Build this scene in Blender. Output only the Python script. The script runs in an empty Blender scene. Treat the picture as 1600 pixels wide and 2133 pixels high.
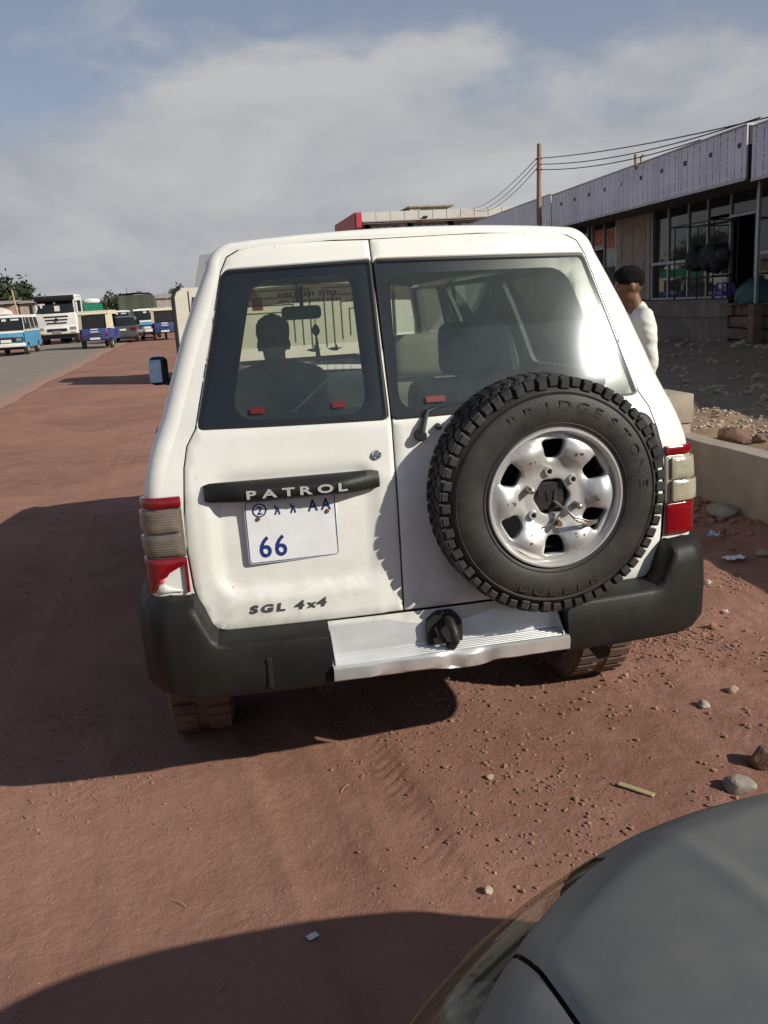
import bpy, bmesh, math, random
import numpy as np
from math import sin, cos, pi, radians as rad
from mathutils import Vector, Matrix
from mathutils.geometry import delaunay_2d_cdt
S = bpy.context.scene
COL = S.collection
random.seed(7); RNG = np.random.default_rng(7)

# ------------------------------------------------------------------ camera
cam_d = bpy.data.cameras.new('camera'); cam = bpy.data.objects.new('camera', cam_d); COL.objects.link(cam)
CAM = Vector((-0.6756, -2.3775, 1.6370)); YAW, PITCH, ROLL = 0.19042, -0.23450, -0.060305
fw = Vector((sin(YAW)*cos(PITCH), cos(YAW)*cos(PITCH), sin(PITCH)))
rt = Vector((cos(YAW), -sin(YAW), 0)); up = rt.cross(fw)
r2 = rt*cos(ROLL)+up*sin(ROLL); u2 = up*cos(ROLL)-rt*sin(ROLL)
cam.matrix_world = Matrix(((r2.x, u2.x, -fw.x, CAM.x), (r2.y, u2.y, -fw.y, CAM.y), (r2.z, u2.z, -fw.z, CAM.z), (0, 0, 0, 1)))
cam_d.sensor_fit = 'HORIZONTAL'; cam_d.sensor_width = 36.0; cam_d.lens = 36.0*1825.63/1600.0
cam_d.clip_start = 0.05; cam_d.clip_end = 3000
S.camera = cam
# ------------------------------------------------------------------ light
SUNV = Vector((1.40, -1.15, 1.0)).normalized()
SUN_EL = math.asin(SUNV.z); SUN_AZ = math.atan2(SUNV.x, SUNV.y)      # from +Y, clockwise
sd = bpy.data.lights.new('sun', 'SUN'); sun = bpy.data.objects.new('sun', sd); COL.objects.link(sun)
sd.energy = 5.0; sd.angle = rad(0.55); sd.color = (1.0, 0.945, 0.83)
sun.rotation_euler = SUNV.to_track_quat('Z', 'Y').to_euler(); sun.location = (6, -6, 12)
W = bpy.data.worlds.new('World'); S.world = W; W.use_nodes = True
nt = W.node_tree; nt.nodes.clear()
def wn(t, **k):
    n = nt.nodes.new(t)
    for a, b in k.items(): setattr(n, a, b)
    return n
out = wn('ShaderNodeOutputWorld'); bg = wn('ShaderNodeBackground'); sky = wn('ShaderNodeTexSky')
sky.sky_type = 'NISHITA'; sky.sun_disc = False; sky.sun_elevation = SUN_EL; sky.sun_rotation = SUN_AZ
sky.altitude = 1500; sky.dust_density = 2.0; sky.air_density = 1.0; sky.ozone_density = 1.5
bg.inputs['Strength'].default_value = 0.10
tc = wn('ShaderNodeTexCoord'); mp = wn('ShaderNodeMapping'); mp.inputs['Scale'].default_value = (1.0, 1.0, 2.3)
n1 = wn('ShaderNodeTexNoise'); n1.inputs['Scale'].default_value = 4.5; n1.inputs['Detail'].default_value = 9; n1.inputs['Roughness'].default_value = 0.55
n2 = wn('ShaderNodeTexNoise'); n2.inputs['Scale'].default_value = 4.2; n2.inputs['Detail'].default_value = 10; n2.inputs['Roughness'].default_value = .58; n2.inputs['Distortion'].default_value = .5
sep = wn('ShaderNodeSeparateXYZ')
L = nt.links.new
L(tc.outputs['Generated'], mp.inputs['Vector']); L(mp.outputs['Vector'], n1.inputs['Vector']); L(mp.outputs['Vector'], n2.inputs['Vector'])
L(tc.outputs['Generated'], sep.inputs['Vector'])
def wm(op, a, b=None, c=None):
    m = wn('ShaderNodeMath', operation=op)
    for i, v in enumerate((a, b, c)):
        if v is None: continue
        if hasattr(v, 'is_linked'): L(v, m.inputs[i])
        else: m.inputs[i].default_value = v
    return m.outputs[0]
az_tilt = wm('MULTIPLY', sep.outputs['X'], 0.03)
edge = wm('ADD', wm('MULTIPLY', wm('SUBTRACT', n1.outputs['Fac'], 0.5), 0.34), wm('ADD', az_tilt, 0.228))
cov = wn('ShaderNodeMapRange', interpolation_type='SMOOTHSTEP'); cov.inputs['From Min'].default_value = -0.018; cov.inputs['From Max'].default_value = 0.05
L(wm('SUBTRACT', edge, sep.outputs['Z']), cov.inputs['Value'])
# thin wisps higher up
wis = wn('ShaderNodeMapRange', interpolation_type='SMOOTHSTEP'); wis.inputs['From Min'].default_value = .52; wis.inputs['From Max'].default_value = .75; wis.inputs['To Max'].default_value = .55
L(n2.outputs['Fac'], wis.inputs['Value'])
covall = wm('MAXIMUM', wm('MULTIPLY', cov.outputs['Result'], 0.93), wis.outputs['Result'])
ramp = wn('ShaderNodeValToRGB'); L(n2.outputs['Fac'], ramp.inputs['Fac'])
ramp.color_ramp.elements[0].position = .36; ramp.color_ramp.elements[0].color = (3.65, 3.80, 4.2, 1)
ramp.color_ramp.elements[1].position = .64; ramp.color_ramp.elements[1].color = (5.25, 5.28, 5.3, 1)
mixc = wn('ShaderNodeMix', data_type='RGBA'); L(covall, mixc.inputs['Factor'])
skm = wn('ShaderNodeMix', data_type='RGBA', blend_type='MULTIPLY'); skm.inputs['Factor'].default_value = 1
L(sky.outputs['Color'], skm.inputs['A']); skm.inputs['B'].default_value = (0.85, 0.85, 0.85, 1)
hz = wn('ShaderNodeMix', data_type='RGBA')      # aerosol whitening towards the horizon
L(wm('MULTIPLY', wm('POWER', 2.718, wm('MULTIPLY', wm('MAXIMUM', sep.outputs['Z'], 0.0), -2.6)), 0.95), hz.inputs['Factor'])
L(skm.outputs['Result'], hz.inputs['A']); hz.inputs['B'].default_value = (3.75, 4.0, 4.75, 1)
L(hz.outputs['Result'], mixc.inputs['A']); L(ramp.outputs['Color'], mixc.inputs['B'])
L(mixc.outputs['Result'], bg.inputs['Color']); L(bg.outputs['Background'], out.inputs['Surface'])
S.view_settings.view_transform = 'Standard'; S.view_settings.look = 'None'; S.view_settings.exposure = 0.0; S.view_settings.gamma = 1.0
try: S.view_settings.use_curve_mapping = False
except Exception: pass
S.render.engine = 'CYCLES'; S.cycles.max_bounces = 8; S.cycles.transparent_max_bounces = 24; S.cycles.caustics_reflective = False; S.cycles.caustics_refractive = False
S.cycles.sample_clamp_indirect = 6.0

# ------------------------------------------------------------------ materials
MATS = {}
def mk(name, col, rough=.5, metal=0., var=.10, scale=6., bump=0., bscale=60., coat=0., dust=0., dcol=(.30, .17, .115), dscale=3., spec=.5, rvar=0., det=6, stretch=(1, 1, 1), emit=None):
    if name in MATS: return MATS[name]
    m = bpy.data.materials.new(name); MATS[name] = m; m.use_nodes = True
    t = m.node_tree; b = t.nodes['Principled BSDF']; l = t.links.new
    co = t.nodes.new('ShaderNodeTexCoord'); mpn = t.nodes.new('ShaderNodeMapping'); mpn.inputs['Scale'].default_value = stretch
    l(co.outputs['Object'], mpn.inputs['Vector'])
    nz = t.nodes.new('ShaderNodeTexNoise'); nz.inputs['Scale'].default_value = scale; nz.inputs['Detail'].default_value = det; nz.inputs['Roughness'].default_value = .6
    l(mpn.outputs['Vector'], nz.inputs['Vector'])
    cr = t.nodes.new('ShaderNodeValToRGB'); l(nz.outputs['Fac'], cr.inputs['Fac'])
    cr.color_ramp.elements[0].position = .3; cr.color_ramp.elements[1].position = .7
    cr.color_ramp.elements[0].color = tuple(max(0, c*(1-var)) for c in col[:3])+(1,)
    cr.color_ramp.elements[1].color = tuple(min(1, c*(1+var)) for c in col[:3])+(1,)
    src = cr.outputs['Color']
    if dust > 0:
        n2 = t.nodes.new('ShaderNodeTexNoise'); n2.inputs['Scale'].default_value = dscale; n2.inputs['Detail'].default_value = 8; n2.inputs['Roughness'].default_value = .65
        l(co.outputs['Object'], n2.inputs['Vector'])
        r = t.nodes.new('ShaderNodeMapRange'); r.inputs['From Min'].default_value = .38; r.inputs['From Max'].default_value = .75; r.inputs['To Max'].default_value = dust
        l(n2.outputs['Fac'], r.inputs['Value'])
        mx = t.nodes.new('ShaderNodeMix'); mx.data_type = 'RGBA'; l(r.outputs['Result'], mx.inputs['Factor']); l(src, mx.inputs['A']); mx.inputs['B'].default_value = tuple(dcol)+(1,)
        src = mx.outputs['Result']
    l(src, b.inputs['Base Color'])
    b.inputs['Metallic'].default_value = metal; b.inputs['Specular IOR Level'].default_value = spec
    if rvar > 0:
        r = t.nodes.new('ShaderNodeMapRange'); r.inputs['To Min'].default_value = max(0, rough-rvar); r.inputs['To Max'].default_value = min(1, rough+rvar)
        l(nz.outputs['Fac'], r.inputs['Value']); l(r.outputs['Result'], b.inputs['Roughness'])
    else: b.inputs['Roughness'].default_value = rough
    if coat > 0: b.inputs['Coat Weight'].default_value = coat; b.inputs['Coat Roughness'].default_value = .06
    if bump > 0:
        n3 = t.nodes.new('ShaderNodeTexNoise'); n3.inputs['Scale'].default_value = bscale; n3.inputs['Detail'].default_value = 6
        l(mpn.outputs['Vector'], n3.inputs['Vector'])
        bp = t.nodes.new('ShaderNodeBump'); bp.inputs['Strength'].default_value = bump; bp.inputs['Distance'].default_value = .01
        l(n3.outputs['Fac'], bp.inputs['Height']); l(bp.outputs['Normal'], b.inputs['Normal'])
    if emit: b.inputs['Emission Color'].default_value = tuple(emit)+(1,); b.inputs['Emission Strength'].default_value = 1
    return m
def glass(name, tint=(.6, .65, .62), rough=.02, dust=.0, dcol=(.5, .5, .48), haze=0., refl=1.0, dscale=4., hrough=.11):
    if name in MATS: return MATS[name]
    m = bpy.data.materials.new(name); MATS[name] = m; m.use_nodes = True
    t = m.node_tree; t.nodes.clear(); l = t.links.new
    o = t.nodes.new('ShaderNodeOutputMaterial'); tr = t.nodes.new('ShaderNodeBsdfTransparent'); tr.inputs['Color'].default_value = tuple(tint)+(1,)
    g = t.nodes.new('ShaderNodeBsdfGlossy'); g.inputs['Roughness'].default_value = rough
    f = t.nodes.new('ShaderNodeLayerWeight'); pw = t.nodes.new('ShaderNodeMath'); pw.operation = 'POWER'; l(f.outputs['Facing'], pw.inputs[0]); pw.inputs[1].default_value = 5
    sc = t.nodes.new('ShaderNodeMath'); sc.operation = 'MULTIPLY_ADD'; l(pw.outputs[0], sc.inputs[0]); sc.inputs[1].default_value = .95; sc.inputs[2].default_value = .045   # thin pane, same from both sides
    fm = t.nodes.new('ShaderNodeMath'); fm.operation = 'MULTIPLY'; l(sc.outputs[0], fm.inputs[0]); fm.inputs[1].default_value = refl; fm.use_clamp = True
    mx = t.nodes.new('ShaderNodeMixShader'); l(fm.outputs[0], mx.inputs['Fac']); l(tr.outputs[0], mx.inputs[1]); l(g.outputs[0], mx.inputs[2])
    cur = mx.outputs[0]
    co = t.nodes.new('ShaderNodeTexCoord')
    if dust > 0:
        n = t.nodes.new('ShaderNodeTexNoise'); n.inputs['Scale'].default_value = dscale; n.inputs['Detail'].default_value = 10; n.inputs['Roughness'].default_value = .68
        l(co.outputs['Object'], n.inputs['Vector'])
        r = t.nodes.new('ShaderNodeMapRange'); r.inputs['From Min'].default_value = .25; r.inputs['From Max'].default_value = .8; r.inputs['To Min'].default_value = dust*.45; r.inputs['To Max'].default_value = dust*1.8
        l(n.outputs['Fac'], r.inputs['Value'])
        d = t.nodes.new('ShaderNodeBsdfDiffuse'); d.inputs['Color'].default_value = tuple(dcol)+(1,)
        m2 = t.nodes.new('ShaderNodeMixShader'); l(r.outputs['Result'], m2.inputs['Fac']); l(cur, m2.inputs[1]); l(d.outputs[0], m2.inputs[2]); cur = m2.outputs[0]
    if haze > 0:
        g2 = t.nodes.new('ShaderNodeBsdfGlossy'); g2.inputs['Roughness'].default_value = hrough; g2.inputs['Color'].default_value = (.86, .94, 1, 1)
        m3 = t.nodes.new('ShaderNodeMixShader'); m3.inputs['Fac'].default_value = haze; l(cur, m3.inputs[1]); l(g2.outputs[0], m3.inputs[2]); cur = m3.outputs[0]
    l(cur, o.inputs['Surface'])
    return m

# ------------------------------------------------------------------ mesh helpers
class MB:
    def __init__(s): s.v = []; s.f = []
    def add(s, v, f):
        o = len(s.v); s.v.extend([tuple(p) for p in v]); s.f.extend([tuple(i+o for i in q) for q in f]); return s
    def box(s, x0, x1, y0, y1, z0, z1, bev=0.0, seg=1, rot=None, piv=None):
        bm = bmesh.new(); bmesh.ops.create_cube(bm, size=1)
        for v in bm.verts: v.co = Vector(((x0+x1)/2+v.co.x*(x1-x0), (y0+y1)/2+v.co.y*(y1-y0), (z0+z1)/2+v.co.z*(z1-z0)))
        if bev > 0: bmesh.ops.bevel(bm, geom=list(bm.edges), offset=bev, segments=seg, affect='EDGES', profile=.5)
        if rot:
            c = Vector(piv) if piv else Vector(((x0+x1)/2, (y0+y1)/2, (z0+z1)/2))
            bm.transform(Matrix.Translation(c) @ rot @ Matrix.Translation(-c))
        bm.verts.index_update(); s.add([v.co[:] for v in bm.verts], [[v.index for v in f.verts] for f in bm.faces]); bm.free(); return s
    def tube(s, path, r, n=8, cap=True):
        path = [Vector(p) for p in path]; rs = r if hasattr(r, '__len__') else [r]*len(path)
        rings = []; prev = None
        for i, p in enumerate(path):
            d = (path[min(i+1, len(path)-1)]-path[max(i-1, 0)]).normalized()
            a = Vector((0, 0, 1)) if abs(d.z) < .9 else Vector((1, 0, 0))
            if prev is not None: a = prev
            u = (a-d*a.dot(d)).normalized(); w = d.cross(u); prev = u
            rings.append([p+(u*cos(2*pi*k/n)+w*sin(2*pi*k/n))*rs[i] for k in range(n)])
        v = [q for g in rings for q in g]; f = []
        for i in range(len(rings)-1):
            for k in range(n): f.append((i*n+k, i*n+(k+1) % n, (i+1)*n+(k+1) % n, (i+1)*n+k))
        if cap: f.append(tuple(range(n-1, -1, -1))); f.append(tuple((len(rings)-1)*n+k for k in range(n)))
        return s.add(v, f)
    def lathe(s, prof, c=(0, 0, 0), axis='y', n=32, close=False):
        # prof: list of (axial, radius)
        v = []; f = []; m = len(prof)
        for k in range(n):
            a = 2*pi*k/n
            for (h, r) in prof:
                p = {'y': (r*cos(a), h, r*sin(a)), 'z': (r*cos(a), r*sin(a), h), 'x': (h, r*cos(a), r*sin(a))}[axis]
                v.append((p[0]+c[0], p[1]+c[1], p[2]+c[2]))
        for k in range(n):
            for i in range(m if close else m-1):
                j = (i+1) % m; k2 = (k+1) % n
                f.append((k*m+i, k*m+j, k2*m+j, k2*m+i))
        return s.add(v, f)
    def prism(s, poly, axis, a, b):
        # poly in the two other axes (in xyz order), extruded along axis from a to b
        n = len(poly)
        def P(q, h): return {'x': (h, q[0], q[1]), 'y': (q[0], h, q[1]), 'z': (q[0], q[1], h)}[axis]
        v = [P(q, a) for q in poly]+[P(q, b) for q in poly]
        f = [tuple(range(n-1, -1, -1)), tuple(range(n, 2*n))]+[(i, (i+1) % n, n+(i+1) % n, n+i) for i in range(n)]
        return s.add(v, f)
    def grid(s, rows):
        # rows: list of equal-length lists of points
        m = len(rows[0]); v = [p for r in rows for p in r]
        f = [(i*m+j, i*m+j+1, (i+1)*m+j+1, (i+1)*m+j) for i in range(len(rows)-1) for j in range(m-1)]
        return s.add(v, f)
    def xf(s, M):
        s.v = [tuple(M @ Vector(p)) for p in s.v]; return s
def obj(name, mb, mat, parent=None, smooth=35, world=False):
    me = bpy.data.meshes.new(name); me.from_pydata(mb.v, [], mb.f); me.update()
    if smooth:
        me.polygons.foreach_set('use_smooth', [True]*len(me.polygons)); me.set_sharp_from_angle(angle=rad(smooth))
    if mat: me.materials.append(MATS[mat] if isinstance(mat, str) else mat)
    o = bpy.data.objects.new(name, me); COL.objects.link(o)
    if parent:
        o.parent = parent
        if world:
            q = parent
            off = Vector(q.location)
            while q.parent: q = q.parent; off = off+Vector(q.location)
            o.location = -off
    return o
def fixn(o):
    bm = bmesh.new(); bm.from_mesh(o.data); bmesh.ops.recalc_face_normals(bm, faces=bm.faces); bm.to_mesh(o.data); bm.free(); return o
def tag(o, label, cat=None, group=None, kind=None):
    if label: o['label'] = label
    if cat: o['category'] = cat
    if group: o['group'] = group
    if kind: o['kind'] = kind
    return o
def empty(name, loc, rz=0, label=None, cat=None, group=None):
    o = bpy.data.objects.new(name, None); COL.objects.link(o); o.location = loc; o.rotation_euler = (0, 0, rz); o.empty_display_size = .2
    return tag(o, label, cat, group)
def copy_tree(o, parent=None):
    c = o.copy(); COL.objects.link(c)
    if parent: c.parent = parent
    for ch in o.children: copy_tree(ch, c)
    return c
def text(name, s, size, M, mat, parent=None, sx=1., ext=.002, off=0., shear=0., world=False, align='LEFT', merge=None, res=3):
    cu = bpy.data.curves.new(name, 'FONT'); cu.body = s; cu.size = size; cu.extrude = ext; cu.offset = off; cu.shear = shear; cu.align_x = align; cu.resolution_u = res
    o = bpy.data.objects.new(name, cu); COL.objects.link(o)
    dg = bpy.context.evaluated_depsgraph_get(); me = bpy.data.meshes.new_from_object(o.evaluated_get(dg))
    bpy.data.objects.remove(o); bpy.data.curves.remove(cu)
    me.transform(M @ Matrix.Diagonal((sx, 1, 1, 1)))
    mb = MB(); mb.add([v.co[:] for v in me.vertices], [tuple(p.vertices) for p in me.polygons]); bpy.data.meshes.remove(me)
    if merge is not None: merge.add(mb.v, mb.f); return None
    return obj(name, mb, mat, parent, smooth=0, world=world)
UPR = Matrix.Rotation(pi/2, 4, 'X')      # text standing up, facing -Y
def T(x, y, z): return Matrix.Translation((x, y, z))

def rpoly(pts, seg=5):
    """polygon with rounded corners: pts (a, b, r)"""
    out = []; n = len(pts)
    for i in range(n):
        p = Vector(pts[i][:2]); r = pts[i][2] if len(pts[i]) > 2 else 0
        if r <= 0: out.append((p.x, p.y)); continue
        a = Vector(pts[i-1][:2]); b = Vector(pts[(i+1) % n][:2])
        da = (a-p); db = (b-p); ra = min(r, da.length*.49); rb = min(r, db.length*.49)
        A = p+da.normalized()*ra; B = p+db.normalized()*rb
        for k in range(seg+1):
            t = k/seg; q = A*(1-t)**2+p*2*t*(1-t)+B*t*t; out.append((q.x, q.y))
    return out
def dens(poly, step):
    out = []; n = len(poly)
    for i in range(n):
        a = Vector(poly[i]); b = Vector(poly[(i+1) % n]); d = (b-a).length
        if d < 1e-6: continue
        k = max(1, int(math.ceil(d/step)))
        for j in range(k): q = a.lerp(b, j/k); out.append((q.x, q.y))
    return out
def area(p): return sum(p[i][0]*p[(i+1) % len(p)][1]-p[(i+1) % len(p)][0]*p[i][1] for i in range(len(p)))/2
def inset(poly, d):
    n = len(poly); sg = 1 if area(poly) > 0 else -1; out = []
    for i in range(n):
        a = Vector(poly[i-1]); p = Vector(poly[i]); b = Vector(poly[(i+1) % n])
        e1 = (p-a).normalized(); e2 = (b-p).normalized()
        n1 = Vector((-e1.y, e1.x))*sg; n2 = Vector((-e2.y, e2.x))*sg; m = n1+n2
        if m.length < 1e-4: m = n1
        m.normalize(); q = p+m*d/max(.5, m.dot(n1)); out.append((q.x, q.y))
    return out
def inpoly(P, poly):
    """P (n,2) numpy -> bool"""
    x, y = P[:, 0], P[:, 1]; r = np.zeros(len(P), bool); n = len(poly)
    for i in range(n):
        x1, y1 = poly[i]; x2, y2 = poly[(i+1) % n]
        if y1 == y2: continue
        c = ((y1 > y) != (y2 > y)) & (x < (x2-x1)*(y-y1)/(y2-y1)+x1); r ^= c
    return r
def panel(poly, surf, holes=(), step=.035, bev=.005, rec=.003, skirt=.015, bstep=None, hskirt=True, oskirt=True):
    """sheet over polygon poly (a,b) pushed on surf(a,b,d); rolled edges and a skirt turned inwards."""
    bstep = bstep or step*.6
    loops = [dens(poly, bstep)]+[dens(h, bstep) for h in holes]
    pts = []; edges = []; lev = []
    def addloop(lp, d):
        o = len(pts); pts.extend(lp); lev.extend([d]*len(lp)); edges.extend([(o+i, o+(i+1) % len(lp)) for i in range(len(lp))])
    for i, lp in enumerate(loops):
        addloop(lp, rec)
        if bev > 0: addloop(inset(lp, bev if i == 0 else -bev), 0.0)
    A = np.array(pts); lo = A.min(0); hi = A.max(0)
    gx, gy = np.meshgrid(np.arange(lo[0]+step/2, hi[0], step), np.arange(lo[1]+step/2, hi[1], step)); G = np.stack([gx.ravel(), gy.ravel()], 1)
    ok = inpoly(G, loops[0])
    for h in loops[1:]: ok &= ~inpoly(G, h)
    G = G[ok]
    if len(G):
        dmin = np.min(np.linalg.norm(G[:, None, :]-A[None, :, :], axis=2), axis=1); G = G[dmin > step*.45]
        pts += [tuple(g) for g in G]; lev += [0.0]*len(G)
    ov, oe, of, vm, em, fm = delaunay_2d_cdt([Vector(p) for p in pts], edges, [], 0, 1e-6)
    Cn = np.array([np.mean([[ov[i].x, ov[i].y] for i in f], axis=0) for f in of])
    keep = inpoly(Cn, loops[0])
    for h in loops[1:]: keep &= ~inpoly(Cn, h)
    mb = MB(); L3 = []
    key = {}
    for j, v in enumerate(ov): L3.append(tuple(surf(v.x, v.y, lev[vm[j][0]] if vm[j] and vm[j][0] < len(lev) else 0.0)))
    faces = [tuple(f) for f, k in zip(of, keep) if k]
    mb.add(L3, faces)
    for i, lp in enumerate(loops):
        if skirt <= 0 or (i > 0 and not hskirt) or (i == 0 and not oskirt): continue
        n = len(lp); v = [surf(a, b, rec) for a, b in lp]+[surf(a, b, skirt) for a, b in lp]
        f = [(j, n+j, n+(j+1) % n, (j+1) % n) for j in range(n)]
        if (area(lp) > 0) != (i == 0): f = [tuple(reversed(q)) for q in f]
        mb.add(v, f)
    return mb
def clip_z(poly, zc, keep_above=True):
    out = []; n = len(poly)
    for i in range(n):
        a, b = poly[i], poly[(i+1) % n]; ia = (a[1] >= zc) == keep_above; ib = (b[1] >= zc) == keep_above
        if ia: out.append(a)
        if ia != ib: t = (zc-a[1])/(b[1]-a[1]); out.append((a[0]+(b[0]-a[0])*t, zc))
    return out
def smoothstep(a, b, x):
    t = min(1, max(0, (x-a)/(b-a))); return t*t*(3-2*t)
def interp(x, xs, ys): return float(np.interp(x, xs, ys))
# value noise for geometry
_P = RNG.random((64, 64))
def vnoise(x, y):
    x = np.asarray(x, float); y = np.asarray(y, float); xi = np.floor(x).astype(int); yi = np.floor(y).astype(int); fx = x-xi; fy = y-yi
    fx = fx*fx*(3-2*fx); fy = fy*fy*(3-2*fy); g = lambda i, j: _P[i % 64, j % 64]
    return (g(xi, yi)*(1-fx)+g(xi+1, yi)*fx)*(1-fy)+(g(xi, yi+1)*(1-fx)+g(xi+1, yi+1)*fx)*fy
def fbm(x, y, o=4):
    s = 0; a = .5
    for k in range(o): s = s+a*vnoise(x*2**k+17*k, y*2**k+5*k); a *= .5
    return s
# ------------------------------------------------------------------ palette
mk('paint_white', (.785, .785, .735), .30, var=.035, scale=3, coat=.5, dust=.10, dcol=(.5, .42, .33), dscale=5, rvar=.06)
def paint_dirt():
    m = MATS['paint_white']; t = m.node_tree; b = t.nodes['Principled BSDF']; l = t.links.new; N = t.nodes.new
    old = b.inputs['Base Color'].links[0].from_socket; rold = b.inputs['Roughness'].links[0].from_socket
    co = N('ShaderNodeTexCoord'); sp_ = N('ShaderNodeSeparateXYZ'); l(co.outputs['Object'], sp_.inputs[0])
    r = N('ShaderNodeMapRange'); r.inputs['From Min'].default_value = .62; r.inputs['From Max'].default_value = 1.0; r.inputs['To Min'].default_value = .70; r.inputs['To Max'].default_value = .12; l(sp_.outputs['Z'], r.inputs['Value'])
    n = N('ShaderNodeTexNoise'); n.inputs['Scale'].default_value = 9; n.inputs['Detail'].default_value = 12; n.inputs['Roughness'].default_value = .72; l(co.outputs['Object'], n.inputs['Vector'])
    r2_ = N('ShaderNodeMapRange'); r2_.inputs['From Min'].default_value = .45; r2_.inputs['From Max'].default_value = .80; l(n.outputs['Fac'], r2_.inputs['Value'])
    mm = N('ShaderNodeMath'); mm.operation = 'MULTIPLY'; l(r.outputs['Result'], mm.inputs[0]); l(r2_.outputs['Result'], mm.inputs[1])
    mx = N('ShaderNodeMix'); mx.data_type = 'RGBA'; l(mm.outputs[0], mx.inputs['Factor']); l(old, mx.inputs['A']); mx.inputs['B'].default_value = (.34, .24, .17, 1); l(mx.outputs['Result'], b.inputs['Base Color'])
    # small rust coloured chips
    v = N('ShaderNodeTexVoronoi'); v.inputs['Scale'].default_value = 26; l(co.outputs['Object'], v.inputs['Vector'])
    a1 = N('ShaderNodeMath'); a1.operation = 'LESS_THAN'; l(v.outputs['Distance'], a1.inputs[0]); a1.inputs[1].default_value = .075
    sx = N('ShaderNodeSeparateColor'); l(v.outputs['Color'], sx.inputs[0]); a2 = N('ShaderNodeMath'); a2.operation = 'GREATER_THAN'; l(sx.outputs[0], a2.inputs[0]); a2.inputs[1].default_value = .90
    a3 = N('ShaderNodeMath'); a3.operation = 'MULTIPLY'; l(a1.outputs[0], a3.inputs[0]); l(a2.outputs[0], a3.inputs[1])
    a4 = N('ShaderNodeMath'); a4.operation = 'MULTIPLY'; l(a3.outputs[0], a4.inputs[0]); a4.inputs[1].default_value = .55
    mx2 = N('ShaderNodeMix'); mx2.data_type = 'RGBA'; l(a4.outputs[0], mx2.inputs['Factor']); l(mx.outputs['Result'], mx2.inputs['A']); mx2.inputs['B'].default_value = (.20, .15, .11, 1); l(mx2.outputs['Result'], b.inputs['Base Color'])
paint_dirt()
mk('black_plastic', (.0115, .0113, .0105), .50, var=.25, scale=9, bump=.12, bscale=220, dust=.35, dcol=(.045, .040, .033), dscale=5, rvar=.1, spec=.28)
mk('rubber', (.017, .016, .0155), .62, var=.25, scale=14, bump=.1, bscale=160, dust=.40, dcol=(.080, .067, .054), dscale=7)
mk('rubber_letters', (.030, .029, .028), .5, var=.2, scale=14, dust=.3, dcol=(.08, .065, .05))
mk('dusty_rubber', (.07, .05, .04), .85, var=.3, scale=8, dust=.9, dcol=(.20, .125, .09), dscale=4)
mk('gasket', (.012, .012, .013), .5, var=.2)
mk('frit', (.008, .010, .014), .35, var=.2)
mk('chrome', (.72, .73, .74), .16, metal=1, var=.08, scale=12, dust=.1)
mk('badge_grey', (.16, .16, .15), .35, metal=.6, var=.2, scale=30)
mk('alu_step', (.74, .74, .73), .33, metal=.6, var=.10, scale=7, bump=.03, bscale=90, dust=.25, dcol=(.42, .36, .30), dscale=9, stretch=(.25, 1, 1), rvar=.1)
mk('wheel_silver', (.60, .60, .59), .42, metal=.55, var=.12, scale=9, dust=.3, dcol=(.50, .45, .38), dscale=10, rvar=.08)
mk('iron_black', (.022, .020, .019), .55, metal=.3, var=.3, scale=20, bump=.2, bscale=90, dust=.3, dcol=(.10, .06, .04))
mk('steel_dull', (.38, .36, .33), .4, metal=.8, var=.3, scale=30, dust=.5, dcol=(.2, .11, .07))
mk('under_dark', (.018, .016, .015), .8, var=.3, dust=.6, dcol=(.06, .04, .03))
mk('interior', (.085, .088, .09), .8, var=.15)
mk('interior_pale', (.36, .35, .31), .8, var=.12)
mk('seat_dark', (.035, .04, .05), .85, var=.2, scale=20, bump=.1)
mk('seat_beige', (.72, .66, .48), .85, var=.15, scale=12, bump=.1)
mk('red_lens', (.20, .004, .007), .12, var=.2, scale=20, coat=.6)
mk('smoked_lens', (.155, .128, .100), .16, var=.25, scale=25, coat=.7, dust=.25, dcol=(.20, .16, .11))
mk('clear_lens', (.36, .33, .25), .16, var=.2, scale=25, coat=.7, dust=.3, dcol=(.45, .36, .26))
def flute(name):
    m = MATS[name]; t = m.node_tree; b = t.nodes['Principled BSDF']; co = t.nodes.new('ShaderNodeTexCoord'); w = t.nodes.new('ShaderNodeTexWave'); w.bands_direction = 'Z'; w.inputs['Scale'].default_value = 42; w.inputs['Distortion'].default_value = .6; w.inputs['Detail'].default_value = 1
    bp = t.nodes.new('ShaderNodeBump'); bp.inputs['Strength'].default_value = .35; bp.inputs['Distance'].default_value = .002
    t.links.new(co.outputs['Object'], w.inputs['Vector']); t.links.new(w.outputs['Fac'], bp.inputs['Height']); t.links.new(bp.outputs['Normal'], b.inputs['Normal'])
flute('smoked_lens'); flute('clear_lens')
mk('lamp_inner', (.32, .28, .24), .3, metal=.5, var=.5, scale=30)
mk('red_tape', (.14, .012, .014), .4, var=.2)
mk('plate_white', (.74, .76, .78), .4, var=.06, scale=14, dust=.2, dcol=(.45, .38, .3), dscale=12)
mk('plate_blue', (.012, .03, .16), .45, var=.3, scale=60)
mk('rust', (.16, .07, .03), .8, var=.4, scale=60)
mk('concrete', (.34, .30, .245), .9, var=.18, scale=5, bump=.35, bscale=30, dust=.5, dcol=(.30, .2, .14), dscale=2)
mk('asphalt', (.225, .192, .158), .92, var=.2, scale=2.2, bump=.25, bscale=120, dust=.65, dcol=(.30, .20, .15), dscale=.35)

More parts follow.
